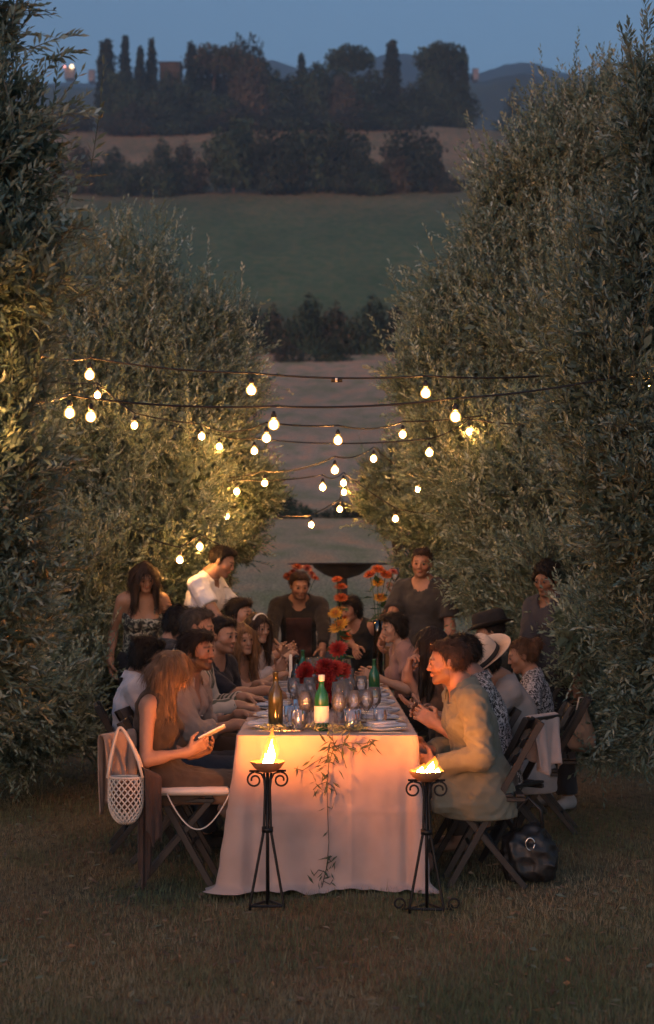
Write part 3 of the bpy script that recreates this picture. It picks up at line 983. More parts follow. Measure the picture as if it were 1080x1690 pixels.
def build_cloth():
    r = np.random.default_rng(3)
    # path round the table edge: far left, front left, front right, far right
    pts = []
    ys = np.linspace(TY1, TY0 + .03, 120)
    for y in ys: pts.append((-THW, y, -1, 0))
    for a in np.linspace(0, PI / 2, 14)[1:-1]: pts.append((-THW + .03 - .03 * math.cos(a), TY0 + .03 - .03 * math.sin(a), -math.cos(a), -math.sin(a)))
    for x in np.linspace(-THW + .03, THW - .03, 130): pts.append((x, TY0, 0, -1))
    for a in np.linspace(PI / 2, 0, 14)[1:-1]: pts.append((THW - .03 + .03 * math.cos(a), TY0 + .03 - .03 * math.sin(a), math.cos(a), -math.sin(a)))
    for y in ys[::-1]: pts.append((THW, y, 1, 0))
    E = np.array(pts)
    n = len(E)
    s = np.concatenate([[0], np.cumsum(np.hypot(np.diff(E[:, 0]), np.diff(E[:, 1])))])
    front = (E[:, 3] < -.5).astype(float)
    # full length on the front and just round the corners, shorter along the sides
    dy = np.clip((E[:, 1] - TY0 - .16) / .30, 0, 1)
    Hh = TZ * (1 - dy) + .34 * dy
    cornerL = np.exp(-((s - s[np.argmin(np.hypot(E[:, 0] + THW, E[:, 1] - TY0))]) / .10) ** 2)
    cornerR = np.exp(-((s - s[np.argmin(np.hypot(E[:, 0] - THW, E[:, 1] - TY0))]) / .10) ** 2)
    rows = 46
    V = []
    for j in range(rows + 1):
        v = j / rows
        fold = (.012 * np.sin(s * 15 + 1.0 + 1.3 * v) + .010 * np.sin(s * 27 + .5 - v) + .008 * np.sin(s * 41 + 2 * v) + .002 * np.sin(s * 53 + 6 * v + 2 * np.sin(s * 6))) * (v ** 1.1) * (1 + 1.2 * dy)
        fold = fold + .0018 * np.sin(s * 19 + v * 21) * np.sin(v * 13 + s * 7) + .0012 * np.sin(s * 47 - v * 33)
        cf = cornerL * (.070 * v ** 1.1 + .022 * np.sin(s * 62) * v) + cornerR * (.012 * v ** 1.1 + .022 * np.sin(s * 66 + 1) * v)
        out = .004 + .015 * v + fold + cf + .012 * np.sin(s * 7.3 + 2) * v
        # hem lies on the grass and puddles outward
        pud = np.clip((v - .93) / .07, 0, 1) ** 1.5
        out = out + pud * (.045 + .020 * np.sin(s * 23 + 1.5 * np.sin(s * 9)) + .004 * np.sin(s * 61 + 2 * np.sin(s * 17))) * (1 - dy)
        z = TZ + .004 - v * Hh * 1.0
        z = z + pud * (1 - dy) * (.020 + .016 * np.sin(s * 29 + 2 * np.sin(s * 11)) * np.sin(s * 5) + .003 * np.sin(s * 57 + 3 * np.sin(s * 7)))
        # pressed fold line across the front
        z = z
        out = out + .007 * np.exp(-((v - .485) / .012) ** 2) * front + .004 * np.exp(-((s % .44 - .22) / .012) ** 2) * front
        x = E[:, 0] + E[:, 2] * out
        y = E[:, 1] + E[:, 3] * out
        # sideways spread of the corners
        x = x + front * np.sign(E[:, 0]) * (np.abs(E[:, 0]) / THW) ** 6 * v * np.where(E[:, 0] < 0, .035, .005)
        V.append(np.stack([x, y, np.maximum(z, .006)], 1))
    V = np.concatenate(V)
    i = np.arange(rows * n).reshape(rows, n)[:, :-1].ravel()
    F = np.stack([i, i + n, i + n + 1, i + 1], 1)
    # top
    xs = np.linspace(-THW, THW, 24); yy = np.linspace(TY0, TY1, 120)
    X, Y = np.meshgrid(xs, yy)
    Z = TZ + .004 + .0012 * np.sin(X * 21 + Y * 3) * np.sin(Y * 7)
    T = np.stack([X, Y, Z], -1).reshape(-1, 3)
    q = np.arange((len(yy) - 1) * 24).reshape(-1, 24)[:, :-1].ravel()
    FT = np.stack([q, q + 1, q + 25, q + 24], 1) + len(V)
    o = link('tablecloth', mesh_np('tablecloth', np.concatenate([V, T]), np.concatenate([F, FT])), M['linen'])
    tag(o, 'long pinkish linen tablecloth falling to the grass at the front', 'tablecloth')


build_cloth()


# ------------------------------------------------------------------ chairs
def make_chair():
    c = thing('folding_chair', 'black slatted folding chair', 'chair', (0, 0, 0), 0, 'folding chairs round the table')
    bw = M['black_wood']
    # faces +X; crossing side bars, seat slats, back slats
    for s in (-1, 1):
        y = s * .17
        MB().bar((.19, y, .0), (-.27, y, .81), .020, .032, (0, 1, 0)).build('back_post', bw, c)
        MB().bar((-.19, y * .88, .0), (.17, y * .88, .43), .020, .030, (0, 1, 0)).build('leg', bw, c)
        MB().box((0.0, y * .94, .432), (.38, .022, .022), bev=.003).build('seat_rail', bw, c)
    for i in range(7):
        MB().box((-.165 + .055 * i, 0, .452), (.042, .36, .014), bev=.003).build('seat_slat', bw, c)
    for z in (.60, .68, .78):
        x = .19 - .46 * z / .81
        MB().box((x - .012, 0, z), (.014, .36, .046 if z < .7 else .06), axis_rot((0, 1, 0), -R(30)), bev=.003).build('back_slat', bw, c)
    MB().tube([(.076, -.165, .2), (.076, .165, .2)], .009, 8).build('stretcher', bw, c, True)
    MB().tube([(-.107, -.145, .1), (-.107, .145, .1)], .009, 8).build('stretcher', bw, c, True)
    return c


chair0 = make_chair()
chairs = [
    ((-.74, 7.88), 0, 'black folding chair with a white seat pad under the woman with the phone'),
    ((-.84, 8.60), -4, 'black folding chair under the man in the beige shirt'),
    ((-.84, 9.22), -6, 'black folding chair under the person in the striped shirt'),
    ((-.80, 9.88), -6, 'black folding chair under the man in navy'),
    ((-.72, 10.5), -25, 'black folding chair under the blonde woman'),
    ((-.66, 11.15), -20, 'black folding chair under the woman in the white blouse'),
    ((-.76, 11.75), -10, 'black folding chair under the far left dark haired guest'),
    ((-1.03, 8.95), 8, 'black folding chair under the guest in the white shirt'),
    ((-.98, 10.05), 12, 'black folding chair under the guest in black behind the beige shirt'),
    ((.78, 7.88), 180, 'black folding chair with crossed legs under the man in the sage overshirt'),
    ((.76, 8.66), 180, 'black folding chair under the woman in the brown dress'),
    ((.88, 8.25), 145, 'black folding chair with a pale jacket over its back'),
    ((1.10, 8.95), 176, 'black folding chair under the guest in the cream hat'),
    ((1.31, 9.55), 172, 'black folding chair under the woman with the bun'),
    ((1.24, 10.45), 178, 'black folding chair under the guest in the black hat'),
    ((.64, 11.3), 190, 'black folding chair under the guest in dusty pink'),
]
for i, ((x, y), a, lab) in enumerate(chairs):
    c = chair0 if i == 0 else copy_tree(chair0)
    c.location = (x, y, .002)
    c.rotation_euler = (0, 0, R(a))
    c['label'] = lab
    if i == 9: c.scale = (1, .78, 1)

# ------------------------------------------------------------------ torches
M['flame'] = None


def flame_mat(name, s):
    m, nt, p = mat_base(name)
    L = nt.links.new
    nt.nodes.remove(p)
    a = N(nt, 'ShaderNodeAttribute', attribute_name='col')
    e = N(nt, 'ShaderNodeEmission')
    e.inputs[1].default_value = s
    L(a.outputs['Color'], e.inputs[0])
    t = N(nt, 'ShaderNodeBsdfTransparent')
    mx = N(nt, 'ShaderNodeMixShader')
    mx.inputs[0].default_value = .5
    L(t.outputs[0], mx.inputs[1]); L(e.outputs[0], mx.inputs[2])
    L(mx.outputs[0], nt.nodes['Material Output'].inputs[0])
    return m


def tongue(c, h, r, lean, seed, cols, n=12, m=14):
    """one tongue of fire as a wavering teardrop"""
    rr = np.random.default_rng(seed)
    V, C = [], []
    ph = rr.uniform(0, 6, 3)
    for i in range(m + 1):
        t = i / m
        rad = r * (math.sin(PI * min(1, (t * .80 + .20))) ** 1.0) * (1 - .55 * t) * 1.35 if t < 1 else .0005
        off = np.array(lean) * t ** 1.6 * h + v3(math.sin(t * 5 + ph[0]), math.sin(t * 6 + ph[1]), 0) * r * .22 * t
        for j in range(n):
            w = 2 * PI * j / n
            V.append(np.asarray(c) + off + v3(rad * math.cos(w) * (1 + .15 * math.sin(2 * w + t * 7 + ph[2])), rad * math.sin(w), h * t))
            k = t * (len(cols) - 1); q = min(int(k), len(cols) - 2)
            C.append(np.array(cols[q]) * (1 - k + q) + np.array(cols[q + 1]) * (k - q))
    F = []
    for i in range(m):
        for j in range(n):
            q = (j + 1) % n
            F.append((i * n + j, i * n + q, i * n + n + q, i * n + n + j))
    return np.array(V), np.array(F), np.array(C)


def scroll(mb, c, d, r, turns=1.15, start=0.0, w=.006):
    """wrought scroll in the vertical plane of direction d"""
    pts = []
    for i in range(26):
        t = i / 25
        a = start + t * turns * 2 * PI
        q = r * (1 - .72 * t)
        pts.append(np.asarray(c) + np.asarray(d) * (q * math.cos(a)) + v3(0, 0, q * math.sin(a)))
    mb.tube(pts, w, 6)


M['bowl'] = mat('terracotta_bowl', (.30, .13, .06), .6, .25, 30, .2)
M['flame_hot'] = flame_mat('flame_core', 680.0)
M['flame_out'] = flame_mat('flame_edge', .62)
HOT = [(1, .24, .03), (1, .29, .045), (1, .26, .036), (1, .19, .02)]
OUT = [(1, .25, .03), (1, .36, .06), (1, .30, .04), (.9, .16, .01)]


def torch(loc, hb, rot, label, tongues, feet_scroll):
    t = thing('torch_stand', label, 'torch', loc, rot, 'flaming torch stands')
    base_r, ring_z = .088, .36
    b = MB()
    c = [v3(math.cos(a), math.sin(a), 0) for a in (R(-35), R(85), R(205))]
    corner = [q * base_r for q in c]
    for i in range(3):
        b.tube([corner[i] + v3(0, 0, .02), corner[(i + 1) % 3] + v3(0, 0, .02)], .0065, 6)
    b.build('base_frame', M['iron'], t)
    for i in range(3):
        MB().tube([corner[i], corner[i] + v3(0, 0, .03), c[i] * .018 + v3(0, 0, ring_z), c[i] * .012 + v3(0, 0, hb - .10), c[i] * .02 + v3(0, 0, hb - .03)], .0065, 7).build('leg', M['iron'], t, True)
    MB().tube([(0, 0, .02), (0, 0, hb - .02)], .0075, 8).build('centre_rod', M['iron'], t, True)
    MB().lathe([(.020, ring_z - .012), (.027, ring_z - .012), (.027, ring_z + .012), (.020, ring_z + .012)], 12).build('collar', M['iron'], t, True)
    for s, dv in ((1, v3(1, 0, 0)), (-1, v3(-1, 0, 0)), (1, v3(0, 1, 0))):
        q = MB()
        q.tube([v3(0, 0, hb - .16), dv * .006 + v3(0, 0, hb - .08), dv * .03 + v3(0, 0, hb - .035), dv * .058 + v3(0, 0, hb - .028)], .005, 6)
        scroll(q, dv * .058 + v3(0, 0, hb - .065), dv, .037, 1.15, PI / 2, .005) if False else None
        pts = []
        for i in range(24):
            u = i / 23
            a = PI / 2 - u * 1.3 * 2 * PI
            rr = .036 * (1 - .62 * u)
            pts.append(dv * (.060 + rr * math.cos(a)) + v3(0, 0, hb - .064 + rr * math.sin(a)))
        q.tube(pts, .005, 6)
        q.build('scroll', M['iron'], t, True)
    MB().tube([(-.085, 0, hb - .022), (.085, 0, hb - .022)], .0055, 6).build('cross_bar', M['iron'], t)
    MB().lathe([(.012, hb - .03), (.035, hb - .026), (.062, hb - .008), (.082, hb + .020), (.078, hb + .022), (.058, hb + .004), (.02, hb - .006), (.002, hb - .008)], 26).build('bowl', M['bowl'], t, True)
    if feet_scroll:
        q = MB()
        for dv in (v3(1, 0, 0), v3(-1, 0, 0)):
            pts = []
            for i in range(22):
                u = i / 21
                a = -PI / 2 + u * 1.25 * 2 * PI
                rr = .030 * (1 - .5 * u)
                pts.append(dv * (.125 - rr * math.cos(a)) + v3(0, -.0, .036 + rr * math.sin(a)))
            MB().tube([dv * .07 + v3(0, 0, .018)] + pts, .005, 6).build('foot_scroll', M['iron'], t, True)
    # burning oil and tongues
    Vs, Fs, Cs, o = [], [], [], 0
    for (p, h, r, lean, sd) in tongues:
        V, F, C = tongue(np.array((p[0], p[1], hb + p[2])), h * .66, r * .50, lean, sd, HOT)
        Vs.append(V); Fs.append(F + o); Cs.append(C); o += len(V)
    link('flame_core', mesh_np('flame_core', np.concatenate(Vs), np.concatenate(Fs), True, np.concatenate(Cs)), M['flame_hot'], t, False)
    for (p, h, r, lean, sd) in tongues:
        V, F, C = tongue(np.array((p[0], p[1], hb + p[2] - .002)), h, r, lean, sd, OUT)
        link('flame', mesh_np('flame', V, F, True, C), M['flame_out'], t, False)
    return t


tl = at(443, 1486, 7.40)
torch((tl[0], 7.29, 0), .65, R(4), 'left wrought iron torch stand with a tall single flame', [((.012, 0, .004), .178, .029, (.10, 0, 0), 3), ((-.004, .012, .0), .085, .026, (-.08, 0, 0), 4)], False)
tr_ = at(703, 1494, 7.30)
torch((tr_[0], 7.22, 0), .615, R(0), 'right wrought iron torch stand with a low spreading fire', [((.012, 0, .006), .085, .030, (.35, 0, 0), 5), ((-.03, .01, .004), .052, .026, (.3, 0, 0), 6), ((.045, -.01, .004), .046, .024, (.2, 0, 0), 7), ((.0, -.02, .004), .040, .040, (.1, 0, 0), 8)], True)


# ------------------------------------------------------------------ string lights
FILA = MB().lathe([(.001, -.016), (.011, -.018), (.0205, -.031), (.0225, -.044), (.0195, -.056), (.010, -.064), (.001, -.067)], 12).mesh('filament', True)
FILA.materials.append(mat_emit('bulb_filament', (1.0, .41, .095), 160.0))
BULB = MB().lathe([(.011, .0), (.015, -.008), (.025, -.018), (.0315, -.031), (.0335, -.044), (.0305, -.057), (.019, -.069), (.001, -.074)], 16).mesh('bulb', True)
SOCK = MB().lathe([(.001, .036), (.009, .036), (.011, .026), (.0155, .022), (.0165, .0), (.012, -.006), (.001, -.006)], 12).mesh('bulb_socket', True)
_bc = BULB.attributes.new('col', 'FLOAT_COLOR', 'POINT')
_bc.data.foreach_set('color', np.tile(np.array((1.0, .46, .11, 1.0), np.float32), len(BULB.vertices)))
BULB.materials.append(flame_mat('bulb_glass', .42)); SOCK.materials.append(M['socket'])


def string_lights(Y, bulbs, left, right, label, plugs=()):
    """bulbs: pixel centres of the bulbs; the cable runs from left to right through the sockets"""
    k = F_PX / Y
    B = sorted(bulbs)
    pos = []
    for b in B:
        yy = b[2] if len(b) > 2 else Y
        p = at(b[0], b[1], yy)
        pos.append(p)
    A, Z = at(*left), at(*right)
    t = thing('string_lights', label, 'string lights', pos[0], group='strings of bulbs over the table')
    knots = [A] + [p + v3(0, 0, .052 + .045) for p in pos] + [Z]
    pts = []
    for i in range(len(knots) - 1):
        a, b = knots[i], knots[i + 1]
        L = np.linalg.norm(b - a)
        for j in range(10):
            u = j / 10
            pts.append(a + (b - a) * u - v3(0, 0, 1) * L * .035 * 4 * u * (1 - u) * .6)
    pts.append(knots[-1])
    MB().tube(pts, .0055, 6).build('cable', M['rubber'], t, True, True)
    for p in pos:
        o = link('bulb', BULB, None, t, False)
        o.location = p + v3(0, 0, .040) - pos[0]
        o.scale = (.88, .88, .88)
        link('socket', SOCK, None, o, False)
        link('filament', FILA, None, o, False)
    for (px, py) in plugs:
        q = at(px, py, Y)
        MB().tube([q - v3(.03, 0, 0), q + v3(.03, 0, 0)], .012, 8).build('plug', M['socket'], t, True, True)
        MB().tube([q - v3(.008, 0, 0), q + v3(.004, 0, 0)], .0128, 8).build('plug_ring', M['paper'], t, True, True)
    return t


string_lights(8.4, [(-26, 585, 5.95), (148, 620), (415, 645), (703, 650), (985, 640, 8.9)], (-120, 560, 5.9), (1090, 620, 9.2), 'uppermost string of bulbs crossing with a plug joint in its middle', [(556, 627)])
string_lights(7.9, [(-30, 690, 6.0), (115, 683), (150, 689), (452, 702), (752, 689), (1076, 638, 8.3)], (-130, 670, 5.9), (1140, 600, 8.4), 'second string from the top with the largest bulbs')
string_lights(9.4, [(161, 653, 11.9), (222, 703, 11.6), (333, 721, 11.9), (440, 724, 9.3), (558, 728, 9.6), (665, 718, 11.2)], (90, 630, 12.0), (830, 680, 11.6), 'third string from the top with six bulbs over the near table')
string_lights(10.6, [(362, 738, 12.4), (420, 745, 11.6), (709, 748, 10.5), (775, 713, 11.4)], (240, 690, 12.4), (860, 700, 11.2), 'fourth string from the top with bulbs at both tree edges')
string_lights(12.0, [(437, 798, 12.3), (553, 777, 10.6), (617, 758, 12.3), (690, 808, 13.2), (745, 791, 12.2)], (350, 790, 12.8), (800, 770, 12.0), 'fifth string sagging over the far half of the table')
string_lights(13.6, [(391, 812, 12.5), (533, 805, 11.8), (567, 798), (653, 857)], (330, 800, 12.6), (720, 850, 13.8), 'sixth string with small bulbs near the far table end')
string_lights(14.8, [(374, 853, 12.8), (514, 867), (561, 841), (568, 813), (695, 792)], (320, 845, 12.9), (740, 790, 14.6), 'farthest and lowest string of small bulbs above the path')
string_lights(13.4, [(330, 903, 11.75), (297, 925, 11.7)], (240, 885, 12.0), (380, 905, 12.2), 'short string glowing inside the left round olive tree')
# ------------------------------------------------------------------ people: bodies grown from blended shapes
class Field:
    """Signed distance grid; shapes are blended in, then turned into a mesh."""
    def __init__(s, lo, hi, h):
        s.lo = np.asarray(lo, float)
        s.h = h
        n = np.maximum(np.ceil((np.asarray(hi) - s.lo) / h).astype(int) + 1, 4)
        s.n = n
        s.v = np.full(n, .12, np.float32)
        s.ax = [(s.lo[i] + h * np.arange(n[i])).astype(np.float32) for i in range(3)]

    def win(s, lo, hi):
        a = np.clip(np.floor((lo - s.lo) / s.h).astype(int), 0, s.n)
        b = np.clip(np.ceil((hi - s.lo) / s.h).astype(int) + 1, 0, s.n)
        if (b <= a).any():
            return None
        sl = tuple(slice(a[i], b[i]) for i in range(3))
        X = s.ax[0][sl[0]][:, None, None]; Y = s.ax[1][sl[1]][None, :, None]; Z = s.ax[2][sl[2]][None, None, :]
        return sl, X, Y, Z

    def put(s, d, sl, k, mode):
        a = s.v[sl]
        if mode == 'u':
            hh = np.maximum(k - np.abs(a - d), 0) / k
            s.v[sl] = np.minimum(a, d) - hh * hh * (k * .25)
        else:
            hh = np.maximum(k - np.abs(a + d), 0) / k
            s.v[sl] = np.maximum(a, -d) + hh * hh * (k * .25)

    def prim(s, p, grow=0.0, mode='u'):
        k = p.get('k', .02)
        pad = grow + k + .03
        if p['t'] == 'cone':
            a, b, ra, rb = p['a'], p['b'], p['ra'] + grow, p['rb'] + grow
            m = max(ra, rb) + pad
            w = s.win(np.minimum(a, b) - m, np.maximum(a, b) + m)
            if w is None: return
            sl, X, Y, Z = w
            d = b - a
            L2 = max(float(d @ d), 1e-9)
            t = ((X - a[0]) * d[0] + (Y - a[1]) * d[1] + (Z - a[2]) * d[2]) / L2
            tc = np.clip(t, 0, 1)
            q = np.sqrt((X - a[0] - tc * d[0]) ** 2 + (Y - a[1] - tc * d[1]) ** 2 + (Z - a[2] - tc * d[2]) ** 2) - (ra + (rb - ra) * tc)
            if p.get('cut'):
                q = np.maximum(q, (t - 1) * math.sqrt(L2))
        elif p['t'] == 'ell':
            c, r = p['c'], p['r'] + grow
            m = float(r.max()) + pad
            w = s.win(c - m, c + m)
            if w is None: return
            sl, X, Y, Z = w
            B = p['B']                       # rows: local axes
            x, y, z = X - c[0], Y - c[1], Z - c[2]
            u = [(B[i][0] * x + B[i][1] * y + B[i][2] * z) for i in range(3)]
            k0 = np.sqrt(sum((u[i] / r[i]) ** 2 for i in range(3))) + 1e-6
            k1 = np.sqrt(sum((u[i] / r[i] ** 2) ** 2 for i in range(3))) + 1e-6
            q = k0 * (k0 - 1) / k1
        elif p['t'] == 'box':
            c, r, rd = p['c'], p['r'] + grow, p['rd']
            m = float(np.linalg.norm(r)) + pad
            w = s.win(c - m, c + m)
            if w is None: return
            sl, X, Y, Z = w
            B = p['B']
            x, y, z = X - c[0], Y - c[1], Z - c[2]
            u = [np.abs(B[i][0] * x + B[i][1] * y + B[i][2] * z) - (r[i] - rd) for i in range(3)]
            q = np.sqrt(sum(np.maximum(e, 0) ** 2 for e in u)) + np.minimum(np.maximum(np.maximum(u[0], u[1]), u[2]), 0) - rd
        s.put(q, sl, k, 'd' if (mode == 'd' or p.get('sub')) else 'u')

    def plane(s, p, n, k=.012):
        """keep what lies behind the plane (p, n)"""
        X, Y, Z = s.ax[0][:, None, None], s.ax[1][None, :, None], s.ax[2][None, None, :]
        d = (X - p[0]) * n[0] + (Y - p[1]) * n[1] + (Z - p[2]) * n[2]
        s.v = np.maximum(s.v, d.astype(np.float32))

    def wrinkle(s, amp, freq, seed, stretch=(1, 1, 1), turb=0.0, ridge=False):
        r = np.random.default_rng(seed)
        X, Y, Z = s.ax[0][:, None, None], s.ax[1][None, :, None], s.ax[2][None, None, :]
        acc = 0
        for i in range(4):
            k = r.normal(size=3) * freq * (1 + .6 * i) * np.asarray(stretch)
            ph = r.uniform(0, 6.28)
            base = X * k[0] + Y * k[1] + Z * k[2] + ph
            if turb:
                base = base + turb * np.sin(Z * freq * .7 + X * freq * .5 + i)
            acc = acc + ((np.abs(np.sin(base)) * 2 - 1.27) if ridge else np.sin(base)) / (1 + .5 * i)
        s.v += (amp * acc).astype(np.float32)

    def mesh(s, drop=None):
        v, n = s.v, s.n
        ins = v < 0
        cnt = np.zeros(n - 1, np.int8)
        for a in (0, 1):
            for b in (0, 1):
                for c in (0, 1):
                    cnt += ins[a:n[0] - 1 + a, b:n[1] - 1 + b, c:n[2] - 1 + c]
        act = (cnt > 0) & (cnt < 8)
        if drop is not None:
            lo, hi = drop
            for l, g in zip(lo, hi):
                i0 = np.clip(np.ceil((l - s.lo) / s.h + .5).astype(int), 0, n - 1)
                i1 = np.clip(np.floor((g - s.lo) / s.h - .5).astype(int), 0, n - 1)
                act[i0[0]:i1[0], i0[1]:i1[1], i0[2]:i1[2]] = False
        I = np.argwhere(act)
        if not len(I):
            return np.zeros((0, 3)), np.zeros((0, 4), int)
        idx = np.full(act.shape, -1, np.int32)
        idx[act] = np.arange(len(I))
        acc = np.zeros((len(I), 3)); num = np.zeros(len(I))
        corners = [np.array(((q >> 2) & 1, (q >> 1) & 1, q & 1)) for q in range(8)]
        vals = [v[I[:, 0] + c[0], I[:, 1] + c[1], I[:, 2] + c[2]] for c in corners]
        for i in range(8):
            for j in range(i + 1, 8):
                if np.abs(corners[i] - corners[j]).sum() != 1:
                    continue
                va, vb = vals[i], vals[j]
                m = (va < 0) != (vb < 0)
                t = np.where(m, va / np.where(m, va - vb, 1), 0)
                acc += np.where(m[:, None], corners[i] + t[:, None] * (corners[j] - corners[i]), 0)
                num += m
        P = s.lo + (I + acc / np.maximum(num, 1)[:, None]) * s.h
        Fs = []
        for ax in range(3):
            b, c = (ax + 1) % 3, (ax + 2) % 3
            e = [slice(None)] * 3
            a0, a1 = list(e), list(e)
            a0[ax] = slice(0, n[ax] - 1); a1[ax] = slice(1, n[ax])
            for q in (b, c):
                a0[q] = slice(1, n[q] - 1); a1[q] = slice(1, n[q] - 1)
            A, Bq = ins[tuple(a0)], ins[tuple(a1)]
            E = np.argwhere(A != Bq)
            if not len(E): continue
            fl = A[tuple(E.T)]
            E = E.copy(); E[:, b] += 1; E[:, c] += 1
            def cell(db, dc):
                q = E.copy(); q[:, b] += db; q[:, c] += dc
                return idx[tuple(q.T)]
            Q = np.stack([cell(-1, -1), cell(0, -1), cell(0, 0), cell(-1, 0)], 1)
            Q[~fl] = Q[~fl][:, ::-1]
            Fs.append(Q)
        F = np.concatenate(Fs)
        F = F[(F >= 0).all(1)]
        return P, F


def cone(a, b, ra, rb, k=.02, tag_='', **kw):
    return dict(t='cone', a=np.asarray(a, float), b=np.asarray(b, float), ra=ra, rb=rb, k=k, g=tag_, **kw)


def ell(c, r, B, k=.02, tag_='', **kw):
    return dict(t='ell', c=np.asarray(c, float), r=np.asarray(r, float), B=np.asarray(B, float), k=k, g=tag_, **kw)


def rbox(c, r, B, rd, k=.012, tag_='', **kw):
    return dict(t='box', c=np.asarray(c, float), r=np.asarray(r, float), B=np.asarray(B, float), rd=rd, k=k, g=tag_, **kw)


def bounds(prims, pad):
    lo, hi = np.full(3, 9e9), np.full(3, -9e9)
    for p in prims:
        if p.get('sub'): continue
        if p['t'] == 'cone':
            m = max(p['ra'], p['rb'])
            lo = np.minimum(lo, np.minimum(p['a'], p['b']) - m); hi = np.maximum(hi, np.maximum(p['a'], p['b']) + m)
        else:
            m = p['r'].max() if p['t'] == 'ell' else np.linalg.norm(p['r'])
            lo = np.minimum(lo, p['c'] - m); hi = np.maximum(hi, p['c'] + m)
    return lo - pad, hi + pad


def ik(a, b, l1, l2, hint):
    """joint between a and b for bone lengths l1, l2, bending towards hint; b is pulled in if out of reach"""
    d = b - a
    L = np.linalg.norm(d)
    mx = (l1 + l2) * .995
    if L > mx:
        b = a + d / L * mx
        d = b - a; L = mx
    n = d / max(L, 1e-6)
    x = (l1 * l1 - l2 * l2 + L * L) / (2 * L)
    h = math.sqrt(max(l1 * l1 - x * x, 1e-6))
    hd = hint - n * np.dot(hint, n)
    return a + n * x + nrm(hd) * h, b


def hand_prims(w, d, nrm_, right, curl=.5, spread=.10, k=1.0, point=False, grip=False):
    """palm and five fingers; w wrist, d direction of the hand, nrm_ palm normal (towards which fingers curl)"""
    d = nrm(d); n = nrm(nrm_ - d * np.dot(nrm_, d)); s = np.cross(d, n) * (1 if right else -1)   # s points to the thumb side
    B = np.array([s, d, n])
    out = [rbox(w + d * .052 * k, (.039 * k, .050 * k, .014 * k), B, .012 * k, .012), cone(w - d * .03, w + d * .03 * k, .027 * k, .028 * k, .02)]
    fl = [.072, .080, .074, .058]
    for i, L in enumerate(fl):
        off = (.029 - .0195 * i) * k
        b = w + d * (.098 - .004 * abs(i - 1)) * k + s * off
        dr = nrm(d + s * spread * (1.5 - i))
        cur = curl * (1 + .12 * i)
        if point and i == 0: cur = .12
        seg = [L * .46, L * .31, L * .25]
        a = 0.0
        for q, sg in enumerate(seg):
            a += cur * (.9, 1.1, .8)[q]
            dd = dr * math.cos(a) + n * math.sin(a)
            e = b + dd * sg * k
            rr = (.0095, .0085, .0078)[q] * k
            out.append(cone(b, e, rr, rr * .92, .004))
            b = e
    tb = w + d * .022 * k + s * .032 * k
    t1 = tb + nrm(d * .6 + s * .65 + n * .45) * .042 * k
    t2 = t1 + nrm(d * .85 + s * (.1 if not grip else -.2) + n * (.5 + .4 * curl)) * .034 * k
    t3 = t2 + nrm(d * .9 - s * .15 + n * (.4 + .5 * curl)) * .026 * k
    out += [cone(tb, t1, .015 * k, .0115 * k, .01), cone(t1, t2, .0112 * k, .010 * k, .004), cone(t2, t3, .010 * k, .0085 * k, .004)]
    return out


M['skin'] = mat_attr('skin', .48, .4, .06, 60, sss=.12, bump=.12, bscale=320)
M['eye'] = mat_attr('eye_ball', .15, .6, .0, 10)
HAIR_M = {}


def hair_mat(c):
    if c not in HAIR_M:
        HAIR_M[c] = mat('hair_tone_%d' % len(HAIR_M), tuple(q * .55 for q in c), .55, 0, 55, .9, 160, spec=.22, stretch=(1, 1, .12), c2=tuple(min(1, q * 1.5) for q in c))
    return HAIR_M[c]


def shade_cloth(name, c, var=.15, rough=.88, c2=None, scale=14):
    c = tuple(q * .68 for q in c)
    return mat(name, c, rough, var, scale, .5, 420, sheen=.1, c2=c2)


def stripes_mat(name, a, b, axis, freq):
    m, nt, p = mat_base(name)
    L = nt.links.new
    tc = N(nt, 'ShaderNodeTexCoord')
    mp = N(nt, 'ShaderNodeMapping')
    mp.inputs['Rotation'].default_value = axis
    wv = N(nt, 'ShaderNodeTexWave', wave_type='BANDS', bands_direction='X')
    wv.inputs['Scale'].default_value = freq
    wv.inputs['Distortion'].default_value = .15
    wv.inputs['Detail Scale'].default_value = 1.5
    L(tc.outputs['Object'], mp.inputs[0]); L(mp.outputs[0], wv.inputs['Vector'])
    rp = ramp(nt, [(.42, a), (.55, b)])
    L(wv.outputs[0], rp.inputs[0]); L(rp.outputs[0], p.inputs['Base Color'])
    p.inputs['Roughness'].default_value = .9
    return m


def print_mat(name, a, b, scale, thr=.5, c=None):
    m, nt, p = mat_base(name)
    L = nt.links.new
    tc = N(nt, 'ShaderNodeTexCoord')
    nz = N(nt, 'ShaderNodeTexNoise')
    nz.inputs['Scale'].default_value = scale
    nz.inputs['Detail'].default_value = 2.5
    nz.inputs['Distortion'].default_value = 1.2
    L(tc.outputs['Object'], nz.inputs['Vector'])
    st = [(thr - .03, a), (thr + .03, b)]
    if c: st.append((thr + .14, c))
    rp = ramp(nt, st)
    L(nz.outputs[0], rp.inputs[0]); L(rp.outputs[0], p.inputs['Base Color'])
    p.inputs['Roughness'].default_value = .85
    return m


